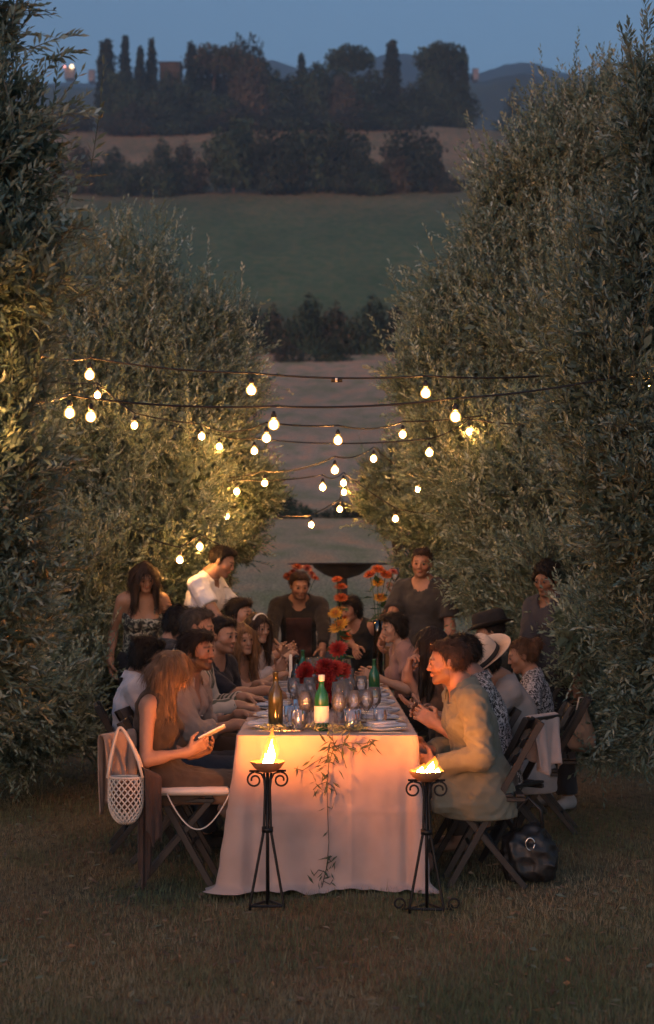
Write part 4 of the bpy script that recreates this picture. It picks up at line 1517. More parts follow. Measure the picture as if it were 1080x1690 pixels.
def person(label, pelvis, yaw, h=1.75, fem=False, lean=(0, 0), side=0.0, twist=0.0, sit=True,
           head=(0, 0, 0), neck_f=.25, skin=(.42, .24, .16), hair=None, beard=0.0,
           R_hand=None, L_hand=None, feet=None, clothes=(), res=1.0, extra=None, seed=0, shoulder_drop=0.0, group=None, knees=None):
    """pelvis: hip centre; yaw: facing angle from +X; lean: forward lean of lower and upper back (degrees);
    head: yaw, pitch(down+), roll in degrees relative to the chest; hands: dict(p, hint, d, n, curl)"""
    k = h / 1.75
    pel = np.asarray(pelvis, float)
    up = v3(0, 0, 1)
    f0 = v3(math.cos(yaw), math.sin(yaw), 0)
    r0 = np.cross(f0, up)
    tw = yaw + R(twist)
    f1 = v3(math.cos(tw), math.sin(tw), 0)
    r1 = np.cross(f1, up)
    def spine(a, f, r):
        u = up * math.cos(R(a)) + f * math.sin(R(a)) + r * math.sin(R(side))
        return nrm(u)
    u0, u1 = spine(lean[0], f0, r0), spine(lean[1], f1, r1)
    F0 = nrm(f0 - u0 * np.dot(f0, u0)); F1 = nrm(f1 - u1 * np.dot(f1, u1))
    R0, R1 = np.cross(F0, u0), np.cross(F1, u1)
    B0, B1 = np.array([R0, F0, u0]), np.array([R1, F1, u1])
    waist = pel + u0 * .15 * k
    chest = waist + nrm(u0 + u1) * .15 * k
    neckb = chest + u1 * .21 * k
    hy = tw + R(head[0])
    hf = v3(math.cos(hy), math.sin(hy), 0)
    hr = np.cross(hf, up)
    hp = R(head[1])
    hfw = hf * math.cos(hp) - up * math.sin(hp)
    hup = up * math.cos(hp) + hf * math.sin(hp)
    hr2 = hr * math.cos(R(head[2])) + hup * math.sin(R(head[2]))
    hup = np.cross(hr2, hfw)
    HB = np.array([hr2, hfw, hup])
    hk = .925 * k ** .4 * (.95 if fem else 1.0)
    hc = neckb + nrm(u1 * .8 + up * .3 + F1 * neck_f) * .10 * k + hup * .055 * k + hfw * .018
    def H(x, y, z): return hc + (hr2 * x + hfw * y + hup * z) * hk
    sw = (.158 if fem else .185) * k
    shR = neckb - u1 * (.05 + shoulder_drop) * k + R1 * sw
    shL = neckb - u1 * (.05 + shoulder_drop) * k - R1 * sw
    hipR, hipL = pel + R0 * .09 * k - u0 * .01, pel - R0 * .09 * k - u0 * .01
    P = []
    tb = 'torso'
    P.append(ell(pel, np.array((.170 if fem else .158, .118, .125)) * k, B0, .04, tb))
    P.append(ell(waist, np.array((.122 if fem else .140, .098 if fem else .108, .14)) * k, B0, .05, tb))
    P.append(ell(chest + u1 * .03 * k, np.array((.142 if fem else .160, .100 if fem else .112, .175)) * k, B1, .05, tb))
    P.append(cone(shR - R1 * .05 * k, shL + R1 * .05 * k, .058 * k, .058 * k, .05, tb))
    for s, sh in ((1, shR), (-1, shL)):
        P.append(cone(neckb + up * .03 * k, sh - R1 * s * .03 * k + u1 * .008, .042 * k, .046 * k, .045, tb))
        if fem:
            P.append(ell(chest + F1 * .082 * k + R1 * s * .066 * k + u1 * .015 * k, np.array((.056, .052, .058)) * k, B1, .03, tb))
        else:
            P.append(ell(chest + F1 * .062 * k + R1 * s * .070 * k + u1 * .055 * k, np.array((.075, .055, .065)) * k, B1, .04, tb))
    nr_ = (.046 if fem else .056) * k
    P.append(cone(neckb - u1 * .03 * k, H(0, -.022, -.055), nr_ * 1.1, nr_, .03, 'neck'))
    # head
    hd = 'head'
    HE = lambda c, r, kk=.015, **kw: ell(H(*c), np.array(r) * hk, HB, kk * hk, hd, **kw)
    P += [HE((0, -.012, .030), (.074, .094, .084)), HE((0, .022, -.030), (.060, .066, .078), .03)]
    jw = .040 if fem else .046
    P += [cone(H(-jw, .006, -.062), H(-.012, .066, -.095), .022 * hk, .020 * hk, .02, hd), cone(H(jw, .006, -.062), H(.012, .066, -.095), .022 * hk, .020 * hk, .02, hd)]
    P += [cone(H(-.032, .080, .020), H(.032, .080, .020), .013 * hk, .013 * hk, .015, hd)]
    for s in (-1, 1):
        P.append(HE((s * .031, .101, .000), (.016, .016, .011), .012, sub=True))
        P.append(HE((s * .040, .054, -.024), (.024, .023, .022), .025))
        P.append(HE((s * .077, -.008, -.006), (.010, .019, .031), .008))
        P.append(HE((s * .031, .080, .000), (.015, .0125, .0115), .004))
    P += [cone(H(0, .088, .012), H(0, .1035, -.031), .0075 * hk, .0105 * hk, .010, hd)]
    for s in (-1, 1): P.append(HE((s * .011, .094, -.034), (.0075, .009, .007), .006))
    P += [HE((0, .087, -.056), (.022, .011, .0055), .006), HE((0, .085, -.067), (.019, .011, .0065), .006), HE((0, .100, -.0615), (.020, .006, .0014), .003, sub=True)]
    # arms
    ua, fa = .285 * k, .255 * k
    arms = {}
    hands = {}
    for s, sh, hd_, nm in ((1, shR, R_hand, 'R'), (-1, shL, L_hand, 'L')):
        hs = dict(p=sh - up * .55 * k + F1 * .08 + R1 * s * .05, hint=-F1 + R1 * s * .3)
        if hd_: hs.update(hd_)
        el, wr = ik(sh, np.asarray(hs['p'], float), ua, fa, np.asarray(hs['hint'], float))
        arms[nm] = (sh, el, wr)
        rm = (.041 if fem else .049) * k
        P.append(cone(sh, el, rm * 1.08, rm * .80, .03, 'uarm' + nm))
        P.append(cone(el, wr, rm * .82, rm * .56, .015, 'farm' + nm))
        P.append(cone(el, el + (wr - el) * .35, rm * .82, rm * .86, .02, 'farm' + nm))
        d = hs.get('d')
        d = nrm(wr - el) if d is None else np.asarray(d, float)
        n = hs.get('n')
        n = nrm(-R1 * s + F1 * .2) if n is None else np.asarray(n, float)
        for p in hand_prims(wr, d, n, s > 0, hs.get('curl', .35), hs.get('spread', .10), k * (.92 if fem else 1.0), hs.get('point', False), hs.get('grip', False)):
            p['g'] = 'hand' + nm
            P.append(p)
        hands[nm] = (wr, nrm(d), nrm(n))
    # legs
    th, shn = .43 * k, .42 * k
    legs = {}
    for s, hp_, nm in ((1, hipR, 'R'), (-1, hipL, 'L')):
        if feet: an = np.asarray(feet[nm], float)
        elif sit: an = hp_ + f0 * (.40 * k) + r0 * s * .02; an[2] = .085 + float(terrain_z(an[0], an[1]))
        else: an = np.array((hp_[0], hp_[1], .085 + float(terrain_z(hp_[0], hp_[1])))) + r0 * s * .02
        hint = (knees[nm] if knees else f0 + up * (.9 if sit else .05) + r0 * s * .12)
        kn, an = ik(hp_, an, th, shn, hint)
        legs[nm] = (hp_, kn, an)
        P.append(cone(hp_, kn, .083 * k, .056 * k, .04, 'thigh' + nm))
        P.append(cone(kn, an, .054 * k, .036 * k, .015, 'shin' + nm))
        P.append(ell(kn + (an - kn) * .3 - f0 * .018, (.047 * k, .05 * k, .10 * k), np.eye(3), .03, 'shin' + nm))
        ft = nrm(f0 + r0 * s * .15)
        P.append(cone(an + up * -.035 - ft * .03, an + ft * .135 * k - up * .055, .036 * k, .026 * k, .02, 'foot' + nm))
        P.append(cone(an, an - up * .045 - ft * .03, .036 * k, .034 * k, .02, 'foot' + nm))
    base = v3(pel[0], pel[1], float(terrain_z(pel[0], pel[1])))
    root = thing('person', label, 'person', base, group=group)
    # body mesh, finer around the head and the hands
    lo, hi = bounds(P, .03)
    rois = [(H(0, 0, 0) - .145 * hk, H(0, 0, 0) + .145 * hk)]
    for nm in 'RL':
        hpz = [p for p in P if p['g'] == 'hand' + nm]
        a, b = bounds(hpz, .012)
        rois.append((a, b))
    fb = Field(lo, hi, .012 * res)
    for p in P: fb.prim(p)
    Vs, Fs = [], []
    V, F = fb.mesh(drop=([q[0] for q in rois], [q[1] for q in rois]))
    Vs.append(V); Fs.append(F); o = len(V)
    for i, (a, b) in enumerate(rois):
        fh = Field(a, b, (.0058 if i == 0 else .0048) * res)
        for p in P: fh.prim(p)
        V, F = fh.mesh()
        Vs.append(V); Fs.append(F + o); o += len(V)
    V, F = np.concatenate(Vs), np.concatenate(Fs)
    # colour of the skin, brows, lips and beard in the head's own frame
    q = (V - hc) @ HB.T / hk
    skin = tuple(np.array(skin) * .78)
    c = np.tile(np.array(skin, float), (len(V), 1))
    on = (np.abs(q) < (.10, .14, .13)).all(1)
    x, y, z = q.T
    hcol = np.array(hair.get('c', (.02, .014, .01))) if hair else np.array((.03, .02, .015))
    def mixc(mask, col, a):
        w = (mask & on).astype(float)[:, None] * a
        c[:] = c * (1 - w) + np.asarray(col) * w
    blush = np.exp(-(((np.abs(x) - .042) / .025) ** 2 + ((z + .028) / .025) ** 2)) * (y > .03)
    c[on] = c[on] * (1 + np.outer(blush[on], (.05, -.03, -.03)))
    mixc((np.abs(z + .0615) < .0125) & (np.abs(x) < .025 - .4 * np.abs(z + .0615)) & (y > .07), np.array(skin) * v3(.85, .58, .55), .6)
    mixc((np.abs(z - .0225 + .12 * (np.abs(x) - .03)) < .0055) & (np.abs(x) > .012) & (np.abs(x) < .048) & (y > .066), hcol * .8, .7)
    mixc((np.abs(z) < .010) & (np.abs(np.abs(x) - .031) < .014) & (y > .07), np.array(skin) * .62, .4)  # socket shade painted into the skin around the eyes
    if beard:
        bm = (y > -.005) & (z < -.030 - .012 * (y > .07)) & (z > -.125) & ~((np.abs(z + .0615) < .009) & (np.abs(x) < .02) & (y > .07))
        bm &= ~((z > -.045) & (y > .06) & (np.abs(x) > .03)) & ((y > .01) | (z < -.02))
        mixc(bm & ((z < -.042) | (y < .045)), hcol, beard)
    link('body', mesh_np('person_body', V, F, True, c), M['skin'], root)
    # eyes
    for s in (-1, 1):
        ev, ef = [], []
        cc = H(s * .031, .0822, .0)
        nu, nv = 10, 8
        for i in range(nv + 1):
            t = PI * i / nv
            for j in range(nu):
                w = 2 * PI * j / nu
                ev.append(cc + (hfw * math.cos(t) + (hr2 * math.cos(w) + hup * math.sin(w)) * math.sin(t)) * v3(1, 1, 1) * .0118 * hk)
        for i in range(nv):
            for j in range(nu):
                ef.append((i * nu + j, i * nu + (j + 1) % nu, (i + 1) * nu + (j + 1) % nu, (i + 1) * nu + j))
        ec = np.tile(v3(.17, .14, .125), (len(ev), 1)); ec[:nu * 3] = (.03, .02, .015)  # eye whites darkened: shade of the sockets put into their colour
        link('eye', mesh_np('eye', np.array(ev), np.array(ef), True, ec), M['eye'], root)
    S_ = dict(P=P, H=H, HB=HB, hk=hk, k=k, pel=pel, waist=waist, chest=chest, neckb=neckb, u0=u0, u1=u1, F0=F0, F1=F1, R0=R0, R1=R1, B0=B0, B1=B1, arms=arms, legs=legs, hands=hands, root=root, shR=shR, shL=shL, res=res, f0=f0, r0=r0, hc=hc, fem=fem, seed=seed, hfw=hfw, hup=hup, hr=hr2)
    if hair: make_hair(S_, hair)
    for cl in clothes: make_cloth(S_, **cl)
    return S_


def by(S_, *tags):
    return [p for p in S_['P'] if p['g'] in tags]


def make_cloth(S_, kind, m, name=None, **kw):
    P, k, root, res = S_['P'], S_['k'], S_['root'], S_['res']
    u0, u1, F1, R1, F0 = S_['u0'], S_['u1'], S_['F1'], S_['R1'], S_['F0']
    pel, waist, chest, neckb = S_['pel'], S_['waist'], S_['chest'], S_['neckb']
    g = kw.get('grow', .012)
    pr = []
    cuts = []
    subs = []
    wr = kw.get('wr', .0022) * 1.3
    if kind in ('tee', 'shirt', 'tank', 'cami', 'dress'):
        pr += [dict(p) for p in by(S_, 'torso')]
        hem = kw.get('hem', .10)
        if hem > .11:                        # cloth hanging past the hips
            pr.append(cone(pel + u0 * .05, pel - v3(0, 0, 1) * hem * k, .15 * k, .165 * k * kw.get('flare', 1.0), .05))
            pr.append(ell(pel - u0 * hem * .4, np.array((.19, .15, hem * .9)) * k, S_['B0'], .05))
        for nm in 'RL':
            sh, el, wri = S_['arms'][nm]
            ua = by(S_, 'uarm' + nm)[0]
            if kind in ('tee', 'shirt'):
                sl = kw.get('sleeve', .55 if kind == 'tee' else 2.0)
                if sl <= 1:
                    e = sh + (el - sh) * sl
                    pr.append(cone(sh, e, ua['ra'] + .006, ua['ra'] + .008, .03, cut=True))
                else:
                    pr.append(cone(sh, el, ua['ra'] + .006, ua['rb'] + .009, .03))
                    t = sl - 1
                    e = el + (wri - el) * t
                    pr.append(cone(el, e, ua['rb'] + .010, ua['rb'] * (1 - .25 * t) + .006, .02, cut=True))
        nr0 = (.066 if S_['fem'] else .076) * k
        subs.append(cone(neckb + F1 * .018 * k - u1 * .035 * k, neckb + F1 * .035 * k + u1 * .22 * k, nr0, nr0 * 1.5, .006))
        cuts.append((pel - u0 * hem * k if hem <= .11 else v3(pel[0], pel[1], pel[2] - hem * k), -u0 if hem <= .11 else v3(0, 0, -1)))
        if kw.get('vneck'):
            d = kw['vneck']
            a = neckb + F1 * .09 * k + u1 * .05
            subs.append(cone(a, chest + F1 * .15 * k + u1 * (.10 - d) * k, .055 * k, .008, .006))
        if kind == 'tank' or kind == 'dress':
            for sh, s in ((S_['shR'], 1), (S_['shL'], -1)):
                subs.append(cone(sh + R1 * s * .10 * k - u1 * .06 * k, sh + R1 * s * .018 * k + u1 * .04, .075 * k, .055 * k, .008))
            subs.append(ell(neckb + F1 * .055 * k + u1 * .02, np.array((.075, .08, .085)) * k, S_['B1'], .008))
            subs.append(ell(neckb - F1 * .07 * k + u1 * .03, np.array((.075, .08, .085)) * k, S_['B1'], .008))
        if kind == 'cami':
            cuts.append((chest + u1 * .075 * k, nrm(u1 + F1 * .25)))
            subs.append(cone(chest + F1 * .12 * k + u1 * .13 * k, chest + F1 * .13 * k + u1 * .02 * k, .07, .012, .006))
    if kind == 'dress' or kind == 'skirt':
        for nm in 'RL':
            hp_, kn, an = S_['legs'][nm]
            pr.append(cone(hp_, kn + nrm(kn - hp_) * .02, .095 * k, .078 * k, .06))
        hr, hl = S_['legs']['R'], S_['legs']['L']
        pr.append(cone((hr[0] + hl[0]) / 2, (hr[1] + hl[1]) / 2, .09 * k, .075 * k, .06))
        if kw.get('drop'):
            for nm in 'RL':
                hp_, kn, an = S_['legs'][nm]
                pr.append(cone(kn, kn + (an - kn) * kw['drop'], .075 * k, .085 * k, .06))
        if kind == 'skirt':
            pr += [dict(p) for p in by(S_, 'torso')[:2]]
            cuts.append((waist, u0))
    if kind == 'trousers':
        pr += [dict(p) for p in by(S_, 'torso')[:1]]
        for nm in 'RL':
            hp_, kn, an = S_['legs'][nm]
            pr.append(cone(hp_, kn, .088 * k, .064 * k, .03))
            e = kn + (an - kn) * kw.get('len', .95)
            pr.append(cone(kn, e, .063 * k, .052 * k * kw.get('wide', 1.0), .02, cut=True))
        cuts.append((waist - u0 * .02, u0))
        g = kw.get('grow', .008)
    if kind == 'shoes':
        for nm in 'RL':
            pr = [dict(p) for p in by(S_, 'foot' + nm)]
            lo, hi = bounds(pr, .03)
            f = Field(lo, hi, .009 * res)
            for p in pr: f.prim(p, .008)
            hp_, kn, an = S_['legs'][nm]
            f.plane(an + v3(0, 0, .01), v3(0, 0, 1))
            f.plane(v3(an[0], an[1], float(terrain_z(an[0], an[1])) + .002), v3(0, 0, -1))
            V, F = f.mesh()
            link('shoe', mesh_np('shoe', V, F), m, root)
        return
    if kind == 'apron':
        pr += [dict(p) for p in by(S_, 'torso')]
        g = .024
        cuts.append((chest + F1 * .02, -F1))
        cuts.append((chest + u1 * .10 * k, u1))
        cuts.append((chest + R1 * .11 * k, R1)); cuts.append((chest - R1 * .11 * k, -R1))
        pr.append(rbox(pel + F0 * .10 - u0 * .2, (.16, .03, .28), S_['B0'], .02, .03))
        cuts.append((pel - u0 * .42, -u0))
    for p in kw.get('extra', []):
        pr.append(p)
    lo, hi = bounds(pr, g + .03)
    f = Field(lo, hi, kw.get('h', .011) * res)
    for p in pr:
        q = dict(p)
        f.prim(q, g)
    if wr:
        f.wrinkle(wr * .8, kw.get('wf', 28) * .45, S_['seed'] + 5, (1, 1, .8), 1.2, True)
        f.wrinkle(wr * .55, 26, S_['seed'] + 6, (1, 1, 1.3), 1.6, True)
        f.wrinkle(wr * .3, 70, S_['seed'] + 7, (1, 1, 1), 1.0)
    for p in subs: f.prim(p, 0, 'd')
    for p, n in cuts: f.plane(p, n)
    V, F = f.mesh()
    nm = name or {'tee': 'shirt', 'tank': 'top', 'cami': 'top'}.get(kind, kind)
    o = link(nm, mesh_np(nm, V, F), m, root)
    if kind == 'cami':
        st = MB()
        for s, sh in ((1, S_['shR']), (-1, S_['shL'])):
            a = chest + F1 * .105 * k + R1 * s * .075 * k + u1 * .075 * k
            b = sh - R1 * s * .075 * k + u1 * .052 * k
            c = chest - F1 * .10 * k + R1 * s * .07 * k + u1 * .10 * k
            st = MB().tube([a, (a + b) / 2 + F1 * .02, b, (b + c) / 2 - F1 * .02, c], .005, 6)
            st.build('strap', m, root, True, True)
    if kind in ('shirt',) and kw.get('collar', True):
        H = MB()
        nb = neckb + u1 * .015 * k
        rr = (.062 if S_['fem'] else .072) * k
        n = 18
        for i in range(n):
            a0, a1 = -2.55 + 5.1 * i / n, -2.55 + 5.1 * (i + 1) / n
            q = []
            for a, (dr, dz) in ((a0, (0, 0.0)), (a1, (0, 0.0)), (a1, (.006, .036)), (a0, (.006, .036))):
                d = -F1 * math.cos(a) + R1 * math.sin(a)
                fr = 1 + .25 * max(0, -math.cos(a))
                q.append(nb + d * (rr * fr + dr) + u1 * (dz - .05 * max(0, -math.cos(a)) * k))
            q2 = []
            for a in (a0, a1):
                d = -F1 * math.cos(a) + R1 * math.sin(a)
                fr = 1 + .25 * max(0, -math.cos(a))
                q2.append(nb + d * (rr * fr + .022) + u1 * (-.006 - .06 * max(0, -math.cos(a)) * k))
            H.add([q[0], q[1], q[2], q[3], q2[0], q2[1]], [(0, 1, 2, 3), (3, 2, 5, 4)])
        H.build('collar', m, root, True, True)
    if kind == 'shirt' and kw.get('buttons'):
        for i in range(4):
            c = chest + F1 * (.128 + g) * k + u1 * (.02 - .075 * i) * k
            MB().lathe([(.0, .004), (.006, .004), (.006, 0)], 8, c).build('button', M['paper'], root, True, True)


def make_hair(S_, hs):
    H, HB, hk, root, res = S_['H'], S_['HB'], S_['hk'], S_['root'], S_['res']
    m = hair_mat(tuple(hs['c']))
    st = hs['style']
    E = lambda c, r, kk=.015, **kw: ell(H(*c), np.array(r) * hk, HB, kk, 'hair', **kw)
    T = hs.get('thick', .012) * .66
    pr = [E((0, -.014, .032), np.array((.074, .094, .084)) + T, .02)]
    subs = []
    hl = hs.get('line', .062)
    face = E((0, .098, hl - .112), (.070, .080, .112), .012)
    face2 = E((0, .13, -.03), (.12, .085, .10), .012)
    nape = -.055
    if st == 'short':
        pr.append(E((0, .045, .092), (.05, .05, .022 + T * .5), .02))
        subs = [face, face2, cone(H(-.12, .098, -.004), H(.12, .098, -.004), .083 * hk, .083 * hk, .01), cone(H(-.12, .035, -.045), H(.12, .035, -.045), .048 * hk, .048 * hk, .01), cone(H(-.12, -.01, -.035), H(.12, -.01, -.035), .022 * hk, .022 * hk, .01)]
    elif st == 'wavy':
        pr += [E((0, .05, .085), (.062, .05, .034), .02), E((-.06, 0, .03), (.032, .06, .06), .02), E((.06, 0, .03), (.032, .06, .06), .02), E((0, -.07, -.01), (.068, .045, .075), .02), E((.055, -.045, -.03), (.03, .04, .05), .02), E((-.055, -.045, -.03), (.03, .04, .05), .02)]
        subs = [face, face2, cone(H(-.13, .100, -.012), H(.13, .100, -.012), .080 * hk, .080 * hk, .01)]
        nape = -.095
    elif st == 'long':
        ln = hs.get('len', .24)
        w = hs.get('w', .03)
        dn = lambda s, y, z: H(s, y, z)
        fwd = hs.get('fwd', 0.0)
        low = v3(0, 0, -1)
        for x, y in ((-.072, .01), (-.075, -.035), (-.05, -.075), (0, -.085), (.05, -.075), (.075, -.035), (.072, .01)):
            a = H(x, y, .02)
            b = H(x * 1.12, y - .012, -.075)
            pr.append(cone(a, b, (w + .008) * hk, w * hk, .035))
            e = b + nrm(low + S_['hfw'] * .12 * (1 if y > 0 else -.3)) * ln * hk
            e = e + S_['hr'] * x * .25
            pr.append(cone(b, e, w * hk, w * .55 * hk, .035))
        for s in hs.get('front', ()):
            a = H(s * .066, .045, .035); b = H(s * .078, .055, -.06)
            e = b + (low * 1.0 + S_['hfw'] * fwd) * ln * .85 * hk
            pr += [cone(a, b, .028 * hk, .026 * hk, .03), cone(b, e, .026 * hk, .014 * hk, .03)]
        subs = [] if hs.get('veil') else [E((0, .105, hl - .115), (.062, .085, .115), .012)]
        nape = -1.0
    elif st == 'bun':
        pr += [E((0, -.115, .055), (.048, .045, .045), .015), E((0, -.06, -.01), (.06, .05, .06), .02)]
        subs = [face, face2, cone(H(-.12, .098, -.004), H(.12, .098, -.004), .083 * hk, .083 * hk, .01), cone(H(-.12, .035, -.045), H(.12, .035, -.045), .045 * hk, .045 * hk, .01)]
        nape = -.07
    elif st == 'curly':
        rr = np.random.default_rng(S_['seed'] + 3)
        for i in range(34):
            u = nrm(rr.normal(size=3) + v3(0, -.3, .5))
            pr.append(E(tuple(v3(0, -.014, .032) + u * v3(.08, .098, .09)), (.026, .026, .026), .012))
        subs = [face, face2]
        nape = -.07
    lo, hi = bounds(pr, .035)
    f = Field(lo, hi, .0068 * res)
    for p in pr: f.prim(p)
    sf = hs.get('strand', 70)
    f.wrinkle(hs.get('amp', .0030), sf, S_['seed'] + 9, (1, 1, .18 if st == 'long' else .45), hs.get('turb', .6))
    f.wrinkle(hs.get('amp', .0030) * .6, sf * 2.1, S_['seed'] + 19, (1, 1, .12 if st == 'long' else .5))
    for p in subs: f.prim(p, 0, 'd')
    if nape > -.5:
        f.plane(H(0, -.06, nape), nrm(-S_['hup'] + S_['hfw'] * (-.35)))
    V, F = f.mesh()
    # loose strands lying along the surface
    rs = np.random.default_rng(S_['seed'] + 40)
    a, b, c_ = V[F[:, 0]], V[F[:, 1]], V[F[:, 2]]
    fn = unit(np.cross(b - a, c_ - a)); ctr = (a + c_) / 2
    ns = int(hs.get('strands', 5200) / res ** 2)
    lf = (ctr - S_['hc']) @ HB.T
    okf = np.where(~((lf[:, 1] > .035) & (lf[:, 2] < .06)) | (np.abs(lf[:, 0]) > .07) | (st == 'long'))[0]
    pick = okf[rs.integers(0, len(okf), ns)]
    n_, p_ = fn[pick], ctr[pick]
    loc = (p_ - S_['hc']) @ HB.T
    if st == 'long':
        fl = np.tile(v3(0, 0, -1), (ns, 1)) + S_['hr'] * (loc[:, :1] * 2)
        ln = rs.uniform(.05, .12, ns)
    elif st in ('curly',):
        fl = rs.normal(size=(ns, 3)); ln = rs.uniform(.015, .03, ns)
    else:
        top = np.clip(loc[:, 2:] / .09, -1, 1)
        fl = -S_['hup'] * (1 - .6 * top) - S_['hfw'] * (.5 * top + .15) + S_['hr'] * np.sign(loc[:, :1]) * .3 + rs.normal(size=(ns, 3)) * .35
        ln = rs.uniform(.016, .045, ns) * (1.3 if st == 'wavy' else 1)
    fl = fl - n_ * (fl * n_).sum(1, keepdims=True)
    d_ = unit(unit(fl) + n_ * rs.uniform(-.02, .26 if st != 'long' else .07, (ns, 1)))
    w_ = unit(np.cross(d_, n_)) * (rs.uniform(.0008, .0018, ns) * max(1, res))[:, None]
    p_ = p_ - n_ * .0012
    SV = np.stack([p_ - w_, p_ + w_, p_ + d_ * ln[:, None] + w_ * .3, p_ + d_ * ln[:, None] - w_ * .3], 1).reshape(-1, 3)
    SF = np.arange(4 * ns).reshape(ns, 4) + len(V)
    link('hair', mesh_np('hair', np.concatenate([V, SV]), np.concatenate([F, SF])), m, root)


def brim_hat(S_, label_name, m, band, brim=.15, crown_h=.115, tilt=0.0, crown_r=.098):
    """hat worn on the head: crown with pinch, brim and band"""
    H, hk = S_['H'], S_['hk']
    ax = np.array([S_['hr'], S_['hfw'], S_['hup']])
    Rm = axis_rot((1, 0, 0), tilt)
    def T(p):
        q = Rm @ np.asarray(p)
        return H(0, -.015, .055) + (ax[0] * q[0] + ax[1] * q[1] + ax[2] * q[2])
    root = S_['root']
    def lathe_part(prof, name, mat_, wob=0.0, oval=1.18):
        n = 28
        V, F = [], []
        for r, z in prof:
            for j in range(n):
                w = 2 * PI * j / n
                V.append(T((r * math.cos(w), r * oval * math.sin(w), z + wob * (r > crown_r * 1.1) * (math.cos(w) ** 2) * (r / brim) ** 2)))
        for i in range(len(prof) - 1):
            for j in range(n):
                q = (j + 1) % n
                F.append((i * n + j, i * n + q, i * n + n + q, i * n + n + j))
        me = MB().add(V, F)
        return me.build(name, mat_, root, True, True)
    c, hh = crown_r, crown_h
    hat = lathe_part([(brim, .002), (brim, -.002), (c + .004, -.004), (c + .002, .004), (brim, .002)], 'hat_brim', m, .03)
    lathe_part([(c, 0), (c * .99, hh * .35), (c * .94, hh * .75), (c * .80, hh * .97), (c * .55, hh), (c * .3, hh * .88), (.003, hh * .84)], 'hat_crown', m)
    lathe_part([(c + .003, .003), (c + .003, .03), (c + .0005, .031)], 'hat_band', band)
# ------------------------------------------------------------------ the guests
SK1, SK2, SK3, SK4 = (.40, .225, .15), (.36, .19, .12), (.44, .26, .18), (.22, .12, .08)
DARK, BROWN, BLOND, RED_BL = (.009, .0065, .005), (.030, .017, .011), (.20, .12, .06), (.165, .105, .062)
TBL = .755


def onto(px, py, Y):
    return at(px, py, Y)


JEANS = shade_cloth('blue_jeans', (.055, .065, .095))
BLACKT = shade_cloth('black_trousers', (.016, .016, .018))
BROWNT = shade_cloth('brown_trousers', (.09, .06, .045))
SHOE_D = shade_cloth('dark_shoe', (.02, .018, .016), rough=.6)
SHOE_W = shade_cloth('white_shoe', (.42, .42, .43), rough=.6)

# woman with the phone, front left
phone_p = at(352, 1212, 7.68)
L1 = person('woman in an olive brown sleeveless dress looking down at her phone, front left', (-.80, 7.86, .49), 0.0, 1.58, True, (-16, 2), 0, -10, True,
            head=(2, 38, 6), neck_f=.55, skin=SK3, hair=dict(style='long', c=RED_BL, len=.20, w=.034, front=(1,), fwd=.10, veil=False, strand=85, amp=.0022, turb=.2), shoulder_drop=.02,
            R_hand=dict(p=at(313, 1240, 7.74), hint=v3(-.4, -.5, -1), d=v3(.85, .15, .45), n=v3(.05, .8, .5), curl=.55, spread=.12, grip=True),
            L_hand=dict(p=at(322, 1244, 7.92), hint=v3(-.3, .6, -1), d=v3(.9, -.15, .35), n=v3(0, -.6, .7), curl=.5),
            clothes=[dict(kind='dress', m=shade_cloth('olive_brown_dress', (.085, .06, .04), .25), drop=.55, hem=.10, wr=.0026), dict(kind='shoes', m=SHOE_D)], res=.92, seed=1, knees=dict(R=v3(1, .12, 1), L=v3(1, .1, 1)))
# man in the open beige shirt
L2 = person('man in an open beige shirt with dark wavy hair gazing across the table', (-.80, 8.6, .49), R(-4), 1.72, False, (-6, 12), 0, -14, True,
            head=(-4, -2, 0), neck_f=.45, skin=SK2, beard=.72, hair=dict(style='wavy', c=DARK, thick=.018, amp=.0035, strand=55, turb=1.2),
            R_hand=dict(p=at(395, 1196, 8.45), hint=v3(-.3, -.5, -1), d=v3(.9, .1, -.1), n=v3(0, .3, -1), curl=.4),
            L_hand=dict(p=at(400, 1180, 8.75), hint=v3(-.3, .6, -1), d=v3(.9, -.1, -.1), n=v3(0, -.3, -1), curl=.4),
            clothes=[dict(kind='shirt', m=shade_cloth('beige_shirt', (.45, .33, .27), .1), sleeve=1.45, vneck=.14, wr=.0042, buttons=True), dict(kind='trousers', m=JEANS), dict(kind='shoes', m=SHOE_D)], res=.95, seed=2)
# striped shirt
L3 = person('person in a green and cream striped shirt between the beige and navy shirts', (-.83, 9.22, .55), R(-6), 1.82, False, (0, 4), 0, -8, True,
            head=(8, 8, 0), neck_f=.3, skin=SK1, beard=.3, hair=dict(style='short', c=(.05, .045, .04), thick=.008),
            R_hand=dict(p=at(392, 1165, 9.1), hint=v3(-.4, -.6, -1), d=v3(1, .1, -.1), n=v3(0, .2, -1), curl=.4),
            L_hand=dict(p=at(405, 1152, 9.3), hint=v3(-.3, .6, -1), d=v3(1, -.1, -.1), n=v3(0, -.3, -1), curl=.4),
            clothes=[dict(kind='shirt', m=stripes_mat('striped_shirt', (.40, .37, .33), (.075, .085, .065), (0, R(20), R(55)), 9.0), sleeve=1.9, wr=.002), dict(kind='trousers', m=BROWNT)], res=1.15, seed=3)
